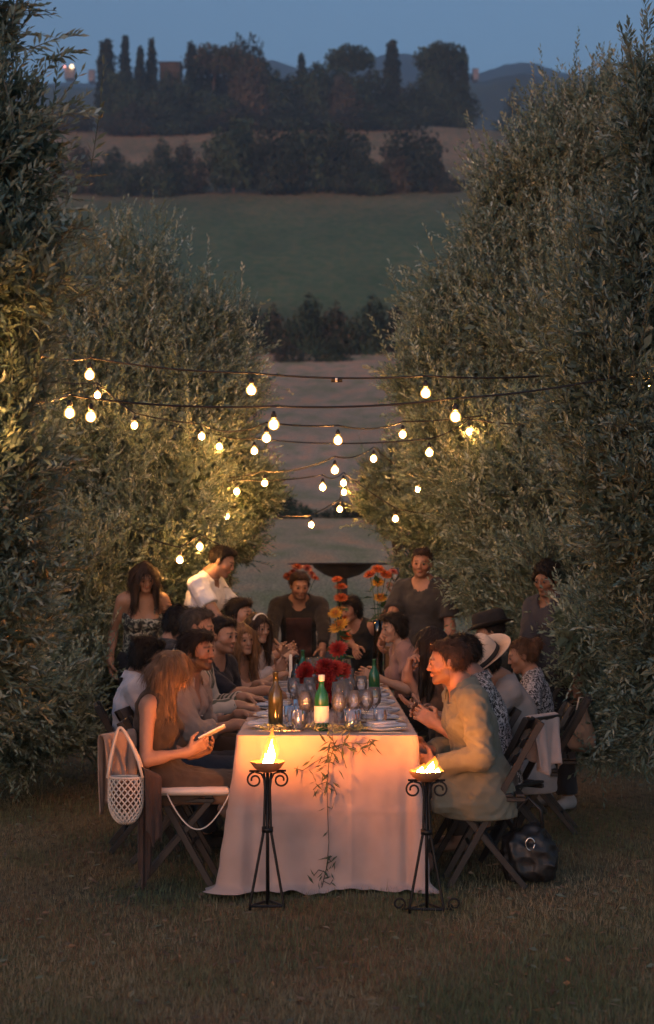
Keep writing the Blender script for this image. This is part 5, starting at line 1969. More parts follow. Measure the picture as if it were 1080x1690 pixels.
# navy shirt
L4 = person('man in a navy shirt resting his forearm on the table, dark short hair', (-.80, 9.88, .52), R(-6), 1.78, False, (4, 16), 0, -22, True,
            head=(-6, 4, 0), neck_f=.4, skin=SK1, beard=.35, hair=dict(style='short', c=DARK, thick=.014, amp=.003),
            R_hand=dict(p=at(438, 1140, 9.75), hint=v3(-.2, -.9, -.6), d=v3(1, .35, -.05), n=v3(0, .2, -1), curl=.5),
            L_hand=dict(p=at(430, 1130, 10.0), hint=v3(-.3, .6, -1), d=v3(.9, -.4, 0), n=v3(0, -.3, -1), curl=.4),
            clothes=[dict(kind='tee', m=shade_cloth('navy_shirt', (.012, .014, .026)), sleeve=1.0, wr=.0022, extra=[]), dict(kind='trousers', m=BLACKT)], res=1.05, seed=4)
# blonde woman
L5 = person('blonde woman with long wavy hair leaning past the man in navy', (-.68, 10.5, .52), R(-25), 1.66, True, (10, 12), 0, -15, True,
            head=(-14, 4, -8), neck_f=.4, skin=SK3, hair=dict(style='long', c=(.16, .085, .04), len=.20, w=.027, front=(1, -1), fwd=.05, amp=.004, strand=50, turb=1.5),
            R_hand=dict(p=at(455, 1118, 10.35), hint=v3(-.2, -.8, -.6), curl=.4), L_hand=dict(p=at(460, 1108, 10.6), hint=v3(-.2, .6, -1), curl=.4),
            clothes=[dict(kind='cami', m=shade_cloth('cream_top', (.42, .36, .32))), dict(kind='skirt', m=BLACKT)], res=1.2, seed=5)
# sunglasses on head
L6 = person('woman in a white blouse with a hairband on dark hair, far left of table', (-.60, 11.15, .57), R(-20), 1.66, True, (8, 10), 0, -15, True,
            head=(-12, 6, 0), neck_f=.4, skin=SK3, hair=dict(style='long', c=BROWN, len=.16, w=.03, front=(-1,), amp=.003),
            R_hand=dict(p=at(468, 1090, 11.0), hint=v3(-.2, -.7, -1), curl=.4), L_hand=dict(p=at(470, 1085, 11.2), hint=v3(-.2, .7, -1), curl=.4),
            clothes=[dict(kind='shirt', m=shade_cloth('white_blouse', (.52, .47, .45)), sleeve=1.5, wr=.002), dict(kind='skirt', m=BLACKT)], res=1.25, seed=6)
L7 = person('dark haired guest at the far left end of the table', (-.72, 11.75, .62), R(-10), 1.74, False, (2, 4), 0, -10, True,
            head=(-8, 6, 0), skin=SK1, hair=dict(style='wavy', c=DARK, thick=.014), clothes=[dict(kind='tee', m=shade_cloth('grey_tee', (.16, .15, .15))), dict(kind='trousers', m=BLACKT)],
            R_hand=dict(p=at(462, 1078, 11.6), hint=v3(-.2, -.7, -1), curl=.4), L_hand=dict(p=at(470, 1078, 11.9), hint=v3(-.2, .7, -1), curl=.4), res=1.3, seed=7)
# outer left
O1 = person('dark haired guest in a white shirt sitting behind the woman with the phone', (-1.07, 8.95, .47), R(8), 1.64, False, (-10, 6), 0, 0, True,
            head=(10, 14, 0), skin=SK1, hair=dict(style='wavy', c=DARK, thick=.016, amp=.003),
            R_hand=dict(p=v3(-.72, 8.86, .66), hint=v3(-.3, -.5, -1), curl=.4), L_hand=dict(p=v3(-.72, 9.1, .66), hint=v3(-.3, .5, -1), curl=.4),
            clothes=[dict(kind='shirt', m=shade_cloth('white_shirt', (.62, .62, .68), .08), sleeve=1.8, wr=.0028), dict(kind='trousers', m=JEANS), dict(kind='shoes', m=SHOE_D)], res=1.05, seed=8)
O2 = person('guest with thick dark hair in black behind the man in beige', (-1.02, 10.05, .58), R(12), 1.76, False, (0, 4), 0, 0, True,
            head=(20, 22, 0), skin=SK1, hair=dict(style='wavy', c=DARK, thick=.02, amp=.003),
            clothes=[dict(kind='shirt', m=shade_cloth('black_shirt', (.018, .017, .018)), sleeve=1.8), dict(kind='trousers', m=BLACKT)], res=1.2, seed=9,
            R_hand=dict(p=v3(-.66, 9.95, .68), hint=v3(-.3, -.5, -1), curl=.4), L_hand=dict(p=v3(-.66, 10.2, .68), hint=v3(-.3, .5, -1), curl=.4))
# standing woman
SW = person('standing woman in a patterned strappy top looking down, left of the table', (-1.36, 11.55, .93), R(-70), 1.70, True, (4, 12), 0, -4, False,
            head=(4, 24, -6), neck_f=.5, skin=(.38, .21, .13), hair=dict(style='long', c=(.035, .02, .012), len=.15, w=.030, front=(1, -1), amp=.003),
            R_hand=dict(p=at(182, 1092, 11.4), hint=v3(-.25, 1, 0), d=v3(.1, -.15, -1), n=v3(1, 0, 0), curl=.4),
            L_hand=dict(p=at(305, 1095, 11.4), hint=v3(.25, 1, 0), d=v3(.1, -.4, -1), n=v3(-1, 0, 0), curl=.4),
            clothes=[dict(kind='cami', m=print_mat('leaf_print_top', (.02, .022, .022), (.13, .15, .11), 26, .5, (.34, .34, .28)), hem=.10), dict(kind='trousers', m=shade_cloth('dark_skirt', (.018, .02, .028))), dict(kind='shoes', m=SHOE_D)], res=1.05, seed=10)
# white T-shirt man
WM = person('standing man in a white T-shirt looking down to the right', (-.99, 11.95, 1.0), R(-18), 1.86, False, (6, 14), 0, 2, False,
            head=(6, 22, 0), neck_f=.6, skin=(.33, .19, .13), beard=.25, hair=dict(style='short', c=DARK, thick=.012, amp=.003),
            R_hand=dict(p=v3(-.62, 11.6, 1.02), hint=v3(-.6, -.6, -.6), curl=.4), L_hand=dict(p=v3(-.45, 12.1, 1.02), hint=v3(-.4, .6, -.8), curl=.4),
            clothes=[dict(kind='tee', m=shade_cloth('white_tee', (.85, .90, .98), .05), hem=.15, sleeve=.6, wr=.003), dict(kind='trousers', m=JEANS), dict(kind='shoes', m=SHOE_W)], res=1.05, seed=11)
# chef
CH = person('man in a black shirt and wine red apron leaning over the table end', (-.24, 13.3, .88), R(-88), 1.72, False, (14, 22), 0, 0, False,
            head=(10, 14, 0), neck_f=.5, skin=(.34, .19, .13), beard=.55, hair=dict(style='short', c=BROWN, thick=.014),
            R_hand=dict(p=at(449, 1075, 12.75), hint=v3(-1, .3, .1), d=v3(0, -.6, -.6), n=v3(1, 0, -.4), curl=.4), L_hand=dict(p=at(532, 1078, 12.75), hint=v3(1, .3, .1), d=v3(0, -.6, -.6), n=v3(-1, 0, -.4), curl=.4),
            clothes=[dict(kind='shirt', m=shade_cloth('black_chef_shirt', (.020, .018, .018)), sleeve=1.75), dict(kind='apron', m=shade_cloth('wine_apron', (.055, .022, .022))), dict(kind='trousers', m=BLACKT), dict(kind='shoes', m=SHOE_D)], res=1.1, seed=12)
# raised arm
RA = person('dark haired woman in black at the far table end raising a glass', (.34, 13.15, .70), R(-125), 1.66, True, (14, 20), 0, -6, False,
            head=(-6, 14, 0), neck_f=.4, skin=(.36, .20, .14), hair=dict(style='wavy', c=DARK, thick=.016),
            L_hand=dict(p=at(650, 985, 12.55), hint=v3(.9, .2, -1), d=v3(0, -.1, 1), n=v3(-1, -.1, 0), curl=.65, grip=True),
            R_hand=dict(p=at(590, 1075, 12.6), hint=v3(-1, -.2, -.4), d=v3(0, -.8, -.3), n=v3(.6, 0, -.6), curl=.4),
            clothes=[dict(kind='tank', m=shade_cloth('black_top', (.013, .013, .014)), hem=.10), dict(kind='trousers', m=BLACKT), dict(kind='shoes', m=SHOE_D)], res=1.1, seed=13, knees=dict(R=v3(-.5, -.8, .2), L=v3(-.5, -.8, .2)))
# standing man right
RM = person('standing man in a charcoal T-shirt with a short beard facing the viewer', (.76, 12.2, .98), R(-118), 1.79, False, (2, 4), 0, 0, False,
            head=(14, 6, 4), neck_f=.3, skin=(.40, .21, .14), beard=.45, hair=dict(style='short', c=BROWN, thick=.010),
            R_hand=dict(p=v3(.40, 11.85, 1.02), hint=v3(-.4, .4, -1), curl=.5), L_hand=dict(p=v3(.92, 11.95, .78), hint=v3(.8, .5, -.2), curl=.4),
            clothes=[dict(kind='tee', m=shade_cloth('charcoal_tee', (.040, .040, .042)), sleeve=.75, hem=.16, wr=.0026), dict(kind='trousers', m=JEANS), dict(kind='shoes', m=SHOE_D)], res=1.05, seed=14)
# right row
R1_ = person('man in a sage green overshirt sitting at the front right, face lit orange', (.76, 7.90, .47), R(180), 1.72, False, (4, 14), 0, 8, True,
             head=(-8, 4, 0), neck_f=.5, skin=(.42, .22, .14), beard=.5, hair=dict(style='short', c=(.05, .028, .018), thick=.018, amp=.0034, strand=60, turb=1.0),
             R_hand=dict(p=at(706, 1240, 8.04), hint=v3(.3, .5, -1), d=v3(-.9, -.2, .1), n=v3(.2, -.8, .1), curl=.5),
             L_hand=dict(p=at(716, 1262, 7.74), hint=v3(.5, -.5, -1), d=v3(-.8, .5, .2), n=v3(.2, .8, .1), curl=.5),
             clothes=[dict(kind='shirt', m=shade_cloth('sage_overshirt', (.20, .205, .155), .10), sleeve=1.92, hem=.14, flare=1.05, grow=.014, wr=.0034, wf=34, extra=[rbox((.67, 7.90, .475), (.15, .175, .10), np.eye(3), .06, .05)]), dict(kind='trousers', m=shade_cloth('dark_trousers', (.03, .028, .03))), dict(kind='shoes', m=SHOE_W)], res=.92, seed=15, knees=dict(R=v3(-1, .0, 1), L=v3(-1, .15, 1)))
R2_ = person('woman with long dark hair in a brown dress holding one hand to her mouth', (.72, 8.66, .53), R(180), 1.68, True, (8, 10), 0, 4, True,
             head=(-4, 10, 0), neck_f=.45, skin=(.36, .20, .14), hair=dict(style='long', c=DARK, len=.30, w=.028, front=(-1,), fwd=.12),
             R_hand=dict(p=at(672, 1112, 8.58), hint=v3(.2, -.2, -1), d=v3(.25, 0, 1), n=v3(.9, -.3, 0), curl=.75, point=True),
             L_hand=dict(p=at(700, 1172, 8.44), hint=v3(.6, -.6, -1), d=v3(-.9, .05, .35), n=v3(0, .3, 1), curl=.18, spread=.15),
             clothes=[dict(kind='dress', m=shade_cloth('brown_dress', (.12, .062, .036), .15), hem=.10), dict(kind='shoes', m=SHOE_D)], res=1.0, seed=16)
R3_ = person('man in a black and white print shirt directly behind the sage overshirt', (.88, 8.2, .48), R(176), 1.74, False, (10, 14), 0, 0, True,
             head=(-6, 6, 0), neck_f=.4, skin=(.38, .21, .15), hair=dict(style='short', c=DARK, thick=.014),
             R_hand=dict(p=v3(.55, 8.4, .78), hint=v3(.3, .5, -1), curl=.4), L_hand=dict(p=v3(.55, 8.05, .78), hint=v3(.3, -.5, -1), curl=.4),
             clothes=[dict(kind='shirt', m=print_mat('black_white_print', (.018, .018, .020), (.40, .38, .38), 75, .50), sleeve=.7), dict(kind='trousers', m=BROWNT)], res=1.1, seed=17)
R4_ = person('guest in a pale grey shirt wearing a cream hat, right side', (1.12, 8.92, .45), R(176), 1.68, False, (6, 20), 0, 0, True,
             head=(-10, 30, 30), neck_f=.6, skin=SK1, hair=dict(style='short', c=DARK, thick=.008),
             R_hand=dict(p=v3(.6, 9.1, .78), hint=v3(.3, .5, -1), curl=.4), L_hand=dict(p=v3(.6, 8.8, .78), hint=v3(.3, -.5, -1), curl=.4),
             clothes=[dict(kind='tee', m=shade_cloth('pale_grey_shirt', (.40, .36, .35), .06), hem=.13, wr=.002), dict(kind='trousers', m=BROWNT)], res=1.05, seed=18)
brim_hat(R4_, 'hat', mat('cream_felt', (.50, .40, .32), .9, .06, 30, .2), mat('black_band', (.012, .011, .011), .8, .1), .165, .125, R(-6))
R5_ = person('woman with a brown bun and a speckled blouse behind the cream hat', (1.29, 9.55, .46), R(172), 1.60, True, (4, 8), 0, 0, True,
             head=(4, 14, 0), skin=SK2, hair=dict(style='bun', c=(.07, .035, .018), thick=.012),
             R_hand=dict(p=v3(.85, 9.7, .78), hint=v3(.3, .5, -1), curl=.4), L_hand=dict(p=v3(.98, 9.25, .86), hint=v3(.8, -.5, -.6), curl=.4),
             clothes=[dict(kind='tee', m=print_mat('speckled_blouse', (.02, .02, .022), (.42, .40, .40), 60, .50), sleeve=.9), dict(kind='skirt', m=BLACKT)], res=1.15, seed=19)
R6_ = person('guest in a wide black hat seated under the right olive tree', (1.17, 10.45, .52), R(178), 1.72, False, (2, 6), 0, 0, True,
             head=(0, 10, 0), skin=SK1, hair=dict(style='short', c=DARK, thick=.012),
             clothes=[dict(kind='shirt', m=shade_cloth('dark_green_shirt', (.025, .03, .026)), sleeve=1.8), dict(kind='trousers', m=BLACKT)], res=1.25, seed=20,
             R_hand=dict(p=v3(.8, 10.6, .8), hint=v3(.3, .5, -1), curl=.4), L_hand=dict(p=v3(.8, 10.3, .8), hint=v3(.3, -.5, -1), curl=.4))
brim_hat(R6_, 'hat', mat('black_felt', (.012, .012, .013), .9, .1, 30, .2), mat('black_ribbon', (.006, .006, .006), .6, .1), .135, .10, R(-4))
R7_ = person('guest in a dusty pink top far down the right side of the table', (.60, 11.3, .56), R(190), 1.66, True, (6, 10), 0, 0, True,
             head=(10, 8, 0), skin=SK3, hair=dict(style='wavy', c=DARK, thick=.014),
             R_hand=dict(p=v3(.30, 11.45, .8), hint=v3(.3, .5, -1), curl=.4), L_hand=dict(p=v3(.34, 11.05, .84), hint=v3(.3, -.5, -1), curl=.4),
             clothes=[dict(kind='tee', m=shade_cloth('dusty_pink_top', (.34, .20, .18))), dict(kind='skirt', m=BLACKT)], res=1.25, seed=21)
# waiter by the tree
WT = person('person in navy clothes and white shoes half hidden by the right olive tree', (1.52, 10.55, .90), R(-140), 1.66, False, (2, 4), 0, 0, False,
            head=(10, 14, 0), skin=SK4, beard=.3, hair=dict(style='curly', c=DARK, thick=.018),
            L_hand=dict(p=at(958, 1165, 10.3), hint=v3(.8, .5, -.2), d=v3(0, 0, -1), n=v3(-.3, .9, 0), curl=.7, grip=True), R_hand=dict(p=at(875, 1150, 10.15), hint=v3(-.8, .4, -.6), curl=.5),
            clothes=[dict(kind='shirt', m=shade_cloth('navy_work_shirt', (.034, .04, .058)), sleeve=1.4), dict(kind='trousers', m=shade_cloth('dark_denim', (.022, .026, .036)), wide=1.25), dict(kind='shoes', m=SHOE_W)], res=1.05, seed=22)
# ------------------------------------------------------------------ things on the table
def lathe_mesh(name, prof, m, n=22):
    me = MB().lathe(prof, n).mesh(name, True)
    me.materials.append(m)
    return me


PLATE = lathe_mesh('plate', [(.001, .004), (.07, .004), (.085, .010), (.125, .020), (.128, .018), (.086, .004), (.07, .0), (.001, .0)], M['porcelain'], 28)
WINE = lathe_mesh('wine_glass', [(.032, .0), (.032, .002), (.006, .006), (.0038, .02), (.0038, .075), (.012, .085), (.033, .11), (.038, .14), (.032, .19), (.031, .19), (.036, .14), (.031, .112), (.001, .088)], M['glass'], 18)
TUMB = lathe_mesh('tumbler', [(.001, .006), (.028, .006), (.034, .10), (.0355, .10), (.030, .0), (.001, .0)], M['glass'], 18)
DRINK = mat('red_wine', (.10, .012, .014), .2, .1)
WINE_IN = lathe_mesh('wine', [(.001, .090), (.030, .112), (.034, .132), (.001, .132)], DRINK, 16)
KNIFE = MB().box((0, 0, .004), (.016, .11, .003)).box((0, -.10, .005), (.014, .09, .006)).mesh('knife')
FORK = MB()
FORK.box((0, -.06, .005), (.010, .14, .004)).box((0, .025, .006), (.024, .03, .003))
for q in (-.009, -.003, .003, .009): FORK.box((q, .06, .006), (.0032, .045, .0025))
FORK = FORK.mesh('fork')
for m_ in (KNIFE, FORK): m_.materials.append(M['steel'])
NAPK = MB()
NAPK.box((0, 0, .010), (.11, .19, .018), bev=.006).box((.012, -.02, .023), (.09, .14, .010), bev=.004)
NAPK = NAPK.mesh('napkin', True); NAPK.materials.append(M['napkin'])
ZT = TZ + .0065
GUEST = {
    'L': [(8.0, 'the woman with the phone'), (8.60, 'the man in beige'), (9.22, 'the striped shirt'), (9.88, 'the man in navy'), (10.5, 'the blonde woman'), (11.15, 'the white blouse'), (11.75, 'the far left guest')],
    'R': [(7.88, 'the man in sage'), (8.35, 'the print shirt'), (8.86, 'the woman in brown'), (9.45, 'the cream hat'), (10.05, 'the woman with the bun'), (10.65, 'the black hat'), (11.3, 'the dusty pink top')],
}


def put(name, me, loc, rz, label, cat, group):
    o = link(name, me)
    o.location = [float(q) for q in loc]
    o.rotation_euler = (0, 0, rz)
    return tag(o, label, cat, group)


rr_ = np.random.default_rng(77)
for sd, s in (('L', -1), ('R', 1)):
    for i, (y, who) in enumerate(GUEST[sd]):
        a = -s * PI / 2
        x = s * .285
        j = lambda q: float(rr_.uniform(-q, q))
        put('plate', PLATE, (x + j(.01), y + j(.02), ZT), j(3), 'white plate set for ' + who, 'plate', 'plates along the table')
        put('napkin', NAPK, (x + s * .01 + j(.02), y + j(.02), ZT + .018), a + j(.5), 'folded grey blue napkin on the plate of ' + who, 'napkin', 'napkins along the table')
        put('fork', FORK, (x, y + s * -.16, ZT), a + j(.06), 'fork laid for ' + who, 'fork', 'forks along the table')
        put('knife', KNIFE, (x, y + s * .16, ZT), a + j(.06), 'knife laid for ' + who, 'knife', 'knives along the table')
        put('knife', KNIFE, (x + .01, y + s * .19, ZT), a + j(.06), 'second knife laid for ' + who, 'knife', 'knives along the table')
        g = put('wine_glass', WINE, (x - s * .165 + j(.02), y + .10 * s + j(.03), ZT), 0, 'wine glass of ' + who, 'glass', 'wine glasses along the table')
        if i in (2, 5) and s > 0:
            link('wine', WINE_IN, None, g, False)
        put('tumbler', TUMB, (x - s * .15 + j(.02), y - .02 * s + j(.03), ZT), 0, 'water tumbler of ' + who, 'glass', 'tumblers along the table')
        put('wine_glass', WINE, (x - s * .21 + j(.02), y + .01 * s + j(.03), ZT), 0, 'second wine glass of ' + who, 'glass', 'wine glasses along the table')
# cluster of glasses by the front bottles
for k, (px, Y, nm) in enumerate(((492, 7.86, 'left of the green bottle'), (508, 8.02, 'behind the left side of the green bottle'), (585, 7.92, 'right of the green bottle'), (605, 8.06, 'second to the right of the green bottle'), (628, 7.96, 'third to the right of the green bottle'), (572, 8.2, 'right behind the green bottle'), (480, 8.15, 'beside the olive glass bottle'), (618, 8.25, 'fourth to the right of the green bottle'))):
    p = at(px, 1200, Y)
    put('wine_glass' if k % 2 else 'tumbler', WINE if k % 2 else TUMB, (p[0], Y, ZT), 0, ('wine glass ' if k % 2 else 'tumbler ') + nm, 'glass', 'glasses near the front bottles')

ORD = 'first second third fourth fifth sixth seventh eighth ninth tenth eleventh twelfth thirteenth fourteenth fifteenth sixteenth seventeenth eighteenth'.split()
rq = np.random.default_rng(12)
for k in range(18):
    y = 8.35 + k * .19 + float(rq.uniform(-.04, .04))
    x = float(rq.choice([-1, 1]) * rq.uniform(.05, .14)) if not 9.0 < y < 9.5 else float(rq.choice([-.19, .2]))
    put('wine_glass' if k % 3 else 'tumbler', WINE if k % 3 else TUMB, (x, y, ZT), 0, ORD[k] + ' clear glass from the front in the row along the table middle', 'glass', 'glasses along the middle of the table')

BOT = [(.001, .0), (.036, .0), (.038, .006), (.038, .17), (.034, .20), (.020, .228), (.0145, .245), (.0135, .29), (.0155, .291), (.0155, .302), (.012, .302), (.011, .29)]


def bottle(px, Y, glass, h, label, lab_col=None, foil=None, liquid=None):
    p = at(px, 1200, Y)
    k = h / .302
    b = thing('bottle', label, 'bottle', (p[0], Y, ZT), 0.3, 'bottles on the table')
    MB().lathe([(r * (.5 + .5 * k), z * k) for r, z in BOT], 22).build('glass_body', glass, b, True)
    if lab_col:
        MB().lathe([(.0388 * (.5 + .5 * k), .045 * k), (.0388 * (.5 + .5 * k), .135 * k)], 22).build('label', lab_col, b, True)
    if foil:
        MB().lathe([(.0148, .270 * k), (.0162, .292 * k), (.0166, .304 * k), (.001, .305 * k)], 14).build('foil_cap', foil, b, True)
    if liquid:
        MB().lathe([(.001, .006), (.033 * (.5 + .5 * k), .006), (.033 * (.5 + .5 * k), .15 * k), (.001, .15 * k)], 16).build('liquid', liquid, b, True)


M['green_solid'] = mat('green_bottle_glass', (.012, .10, .035), .08, .15, 5, spec=.8)
M['olive_solid'] = mat('olive_bottle_glass', (.050, .046, .016), .1, .3, 5, spec=.8)
M['dark_solid'] = mat('dark_bottle_glass', (.012, .014, .010), .1, .2, 5, spec=.8)
bottle(531, 7.86, M['green_solid'], .275, 'green bottle with a white label at the front of the table', M['paper'], M['paper'])
bottle(455, 7.92, M['olive_solid'], .29, 'olive glass bottle behind the left torch flame', None)
bottle(490, 9.5, M['dark_solid'], .30, 'dark wine bottle left of the red flowers', None)
bottle(618, 9.9, M['green_solid'], .26, 'green bottle right of the red flowers', None)
bottle(500, 10.8, M['green_solid'], .28, 'green bottle in the far left of the table', None)

# tall white candles and stacked cake stands
for k, (px, Y, nm) in enumerate(((472, 11.3, 'left far'), (480, 10.2, 'left middle'))):
    p = at(px, 1100, Y)
    c = thing('candle', 'tall white candle on the ' + nm + ' part of the table', 'candle', (p[0], Y, ZT), group='candles on the table')
    MB().lathe([(.04, 0), (.04, .006), (.012, .012), (.010, .05), (.016, .055), (.016, .075), (.012, .075)], 14).build('holder', M['iron'], c, True)
    MB().lathe([(.011, .06), (.010, .27), (.004, .276), (.001, .276)], 12).build('wax', M['wax'], c, True)
    MB().tube([(0, 0, .274), (.002, 0, .288)], .0012, 5).build('wick', M['rubber'], c)


# ------------------------------------------------------------------ flowers
def flower_mesh(name, r, layers, cols, cup=.5, seed=0, wide=.42):
    q = np.random.default_rng(seed)
    V, F, C = [], [], []
    for l in range(layers):
        t = l / max(layers - 1, 1)
        n = int(16 - 7 * t)
        el = .1 + cup * t * 1.9
        L = r * (1 - .45 * t)
        for i in range(n):
            a = 2 * PI * (i + .5 * (l % 2)) / n + q.uniform(-.1, .1)
            d = v3(math.cos(a) * math.cos(el), math.sin(a) * math.cos(el), math.sin(el))
            s = v3(-math.sin(a), math.cos(a), 0)
            n_ = np.cross(s, d) * -1
            b = d * r * .06 + v3(0, 0, .10 * r * t)
            o = len(V)
            w = L * wide * (1 - .2 * t)
            V += [b, b + d * L * .55 + s * w * .5 + n_ * L * .06, b + d * L + n_ * L * .10, b + d * L * .55 - s * w * .5 + n_ * L * .06]
            F.append((o, o + 1, o + 2, o + 3))
            c = np.array(cols[0]) * (1 - t) + np.array(cols[1]) * t
            C += [c * q.uniform(.8, 1.2)] * 4
    return mesh_np(name, np.array(V), np.array(F), False, np.array(C))


M['petal'] = mat_attr('petals', .6, .3, .12, 40, transl=.25)
M['stem_leaf'] = mat('flower_leaf', (.04, .085, .03), .6, .4, 30)
FL = {
    'red': [flower_mesh('red_flower', 1, 5, [(.26, .012, .012), (.18, .006, .008)], .5, i) for i in (1, 2)] + [flower_mesh('red_flower', 1, 5, [(.36, .035, .022), (.26, .014, .012)], .5, 3)],
    'orange': [flower_mesh('orange_flower', 1, 4, [(.50, .13, .03), (.40, .075, .02)], .45, i) for i in (4, 5)],
    'yellow': [flower_mesh('yellow_flower', 1, 3, [(.52, .28, .03), (.34, .11, .015)], .3, i, .34) for i in (6, 7)],
    'pink': [flower_mesh('pink_flower', 1, 4, [(.45, .14, .12), (.38, .085, .07)], .5, 8)],
}
LEAFM = mesh_np('leaf', np.array([(0, 0, 0), (.22, .45, .05), (0, 1, -.08), (-.22, .45, .05)]), np.array([(0, 1, 2, 3)]), False)
for fm in sum(FL.values(), []): fm.materials.append(M['petal'])
LEAFM.materials.append(M['stem_leaf'])
from mathutils import Vector, Quaternion


def bouquet(loc, label, heads, vase, seed, leaves=10, group='flower arrangements on the table'):
    """heads: (kind, position relative to vase foot, radius)"""
    q = np.random.default_rng(seed)
    t = thing('flower_arrangement', label, 'flowers', loc, 0, group)
    vh = vase[1]
    if vase[0] == 'bowl':
        MB().lathe([(.001, 0), (.05, 0), (.085, vh * .5), (.095, vh), (.090, vh), (.08, vh * .5), (.001, .01)], 20).build('vase', M['iron'], t, True)
    else:
        MB().lathe([(.001, 0), (.035, 0), (.042, vh * .4), (.030, vh * .8), (.038, vh), (.035, vh), (.027, vh * .8), (.039, vh * .4), (.001, .006)], 18).build('vase', vase[2], t, True)
    mouth = v3(0, 0, vh * .9)
    for kind, p, r in heads:
        p = np.array(p, float)
        me = FL[kind][int(q.integers(len(FL[kind])))]
        o = link('flower', me, None, t, False)
        o.location = p
        d = nrm((p - mouth) * v3(1, 1, .6) + v3(0, -.05, .02) + q.normal(size=3) * .04)
        d = nrm(d + v3(0, -.35, 0))
        o.rotation_mode = 'QUATERNION'
        o.rotation_quaternion = Vector((0, 0, 1)).rotation_difference(Vector(d)) @ Quaternion((0, 0, 1), float(q.uniform(0, 6)))
        o.scale = (r, r, r)
        MB().tube([mouth * .5, (mouth + p) / 2 + v3(0, 0, .02), p], .0032, 5).build('stem', M['stem_leaf'], t, True)
    for i in range(leaves):
        o = link('leaf', LEAFM, None, t, False)
        k = heads[int(q.integers(len(heads)))][1]
        o.location = mouth + (np.array(k) - mouth) * float(q.uniform(.15, .8))
        o.rotation_euler = (float(q.uniform(-.6, .9)), float(q.uniform(-.5, .5)), float(q.uniform(0, 6.28)))
        s = float(q.uniform(.07, .14))
        o.scale = (s, s, s)
    return t


q_ = np.random.default_rng(9)
p = at(532, 1160, 9.25)
heads = []
for i in range(26):
    a, e = q_.uniform(0, 2 * PI), q_.uniform(0, 1)
    heads.append(('red', (math.cos(a) * .17 * math.sqrt(1 - e * .7), math.sin(a) * .12 * math.sqrt(1 - e * .7) - .02, .08 + .17 * e), q_.uniform(.045, .065)))
bouquet((p[0], 9.25, ZT), 'low mound of deep red flowers in the middle of the table', heads, ('bowl', .08), 1, 14)
p = at(558, 1100, 10.0)
bouquet((p[0], 10.0, ZT), 'coral red flower standing behind the red mound', [('red', (0, 0, .315), .062), ('pink', (-.05, .03, .22), .04), ('red', (.05, .0, .20), .04)], ('vase', .12, M['green_solid']), 2, 12)
p = at(561, 1060, 11.0)
bouquet((p[0], 11.0, ZT), 'yellow sunflower arrangement at the far middle of the table', [('yellow', (0, 0, .43), .085), ('yellow', (-.03, -.01, .52), .055), ('orange', (.04, .02, .36), .05), ('pink', (.02, -.03, .29), .045)], ('vase', .16, M['green_solid']), 3, 14)
p = at(563, 1060, 11.9)
bouquet((p[0], 11.9, ZT), 'tall orange gladioli at the far end of the table', [('orange', (0, 0, .70), .060), ('orange', (.0, -.01, .62), .060), ('yellow', (-.01, 0, .53), .062), ('orange', (.03, 0, .46), .05), ('orange', (-.03, .0, .76), .045)], ('vase', .2, M['green_solid']), 4, 20)
p = at(624, 1060, 12.3)
bouquet((p[0], 12.3, ZT), 'tall vase of orange and yellow flowers beside the raised glass', [('orange', (-.06, 0, .80), .055), ('orange', (.0, -.02, .84), .055), ('orange', (.06, 0, .80), .055), ('yellow', (.0, -.02, .74), .055), ('yellow', (.02, 0, .62), .06), ('pink', (.12, 0, .82), .045)], ('vase', .45, M['amber_glass']), 5, 20)
# serving table behind the chef with another bouquet
sb = thing('serving_table', 'low wooden serving table behind the man in the apron', 'table', (-.05, 14.4, float(terrain_z(0, 14.4))))
MB().box((0, 0, .86), (1.3, .5, .04), bev=.005).build('table_top', M['wood'], sb)
for x in (-.6, .6):
    for y in (-.2, .2):
        MB().box((x, y, .41), (.05, .05, .86)).build('leg', M['wood'], sb)
zb = float(terrain_z(0, 14.4)) + .885
p = at(498, 960, 14.4)
bouquet((p[0], 14.4, zb), 'spray of orange flowers behind the head of the man in the apron', [('orange', (-.12, 0, .62), .055), ('orange', (-.04, -.02, .70), .060), ('pink', (.05, -.02, .69), .055), ('orange', (.12, 0, .60), .05), ('orange', (0, -.03, .62), .055), ('pink', (.09, 0, .64), .045), ('orange', (-.08, -.02, .66), .045)], ('vase', .3, M['green_solid']), 6, 16, 'flower arrangements behind the table')


# brazier grill behind
M['old_iron'] = mat('weathered_iron', (.06, .046, .042), .7, .4, 8, .3)


def brazier():
    Y = 18.0
    z0 = float(terrain_z(.15, Y))
    c = at(565, 930, Y)
    t = thing('brazier', 'wide black iron fire bowl grill on the slope behind the table', 'brazier', (c[0], Y, z0))
    h = c[2] - z0
    MB().lathe([(.08, h - .17), (.20, h - .13), (.32, h - .05), (.34, h - .018), (.62, h - .010), (.62, h), (.36, h - .006), (.3, h - .05), (.05, h - .1)], 32).build('bowl', M['old_iron'], t, True)
    MB().lathe([(.06, -.1), (.06, h - .15)], 16).build('pedestal', M['old_iron'], t, True)
    MB().lathe([(.30, -.05), (.30, .03), (.10, .05)], 20).build('foot', M['old_iron'], t, True)


brazier()


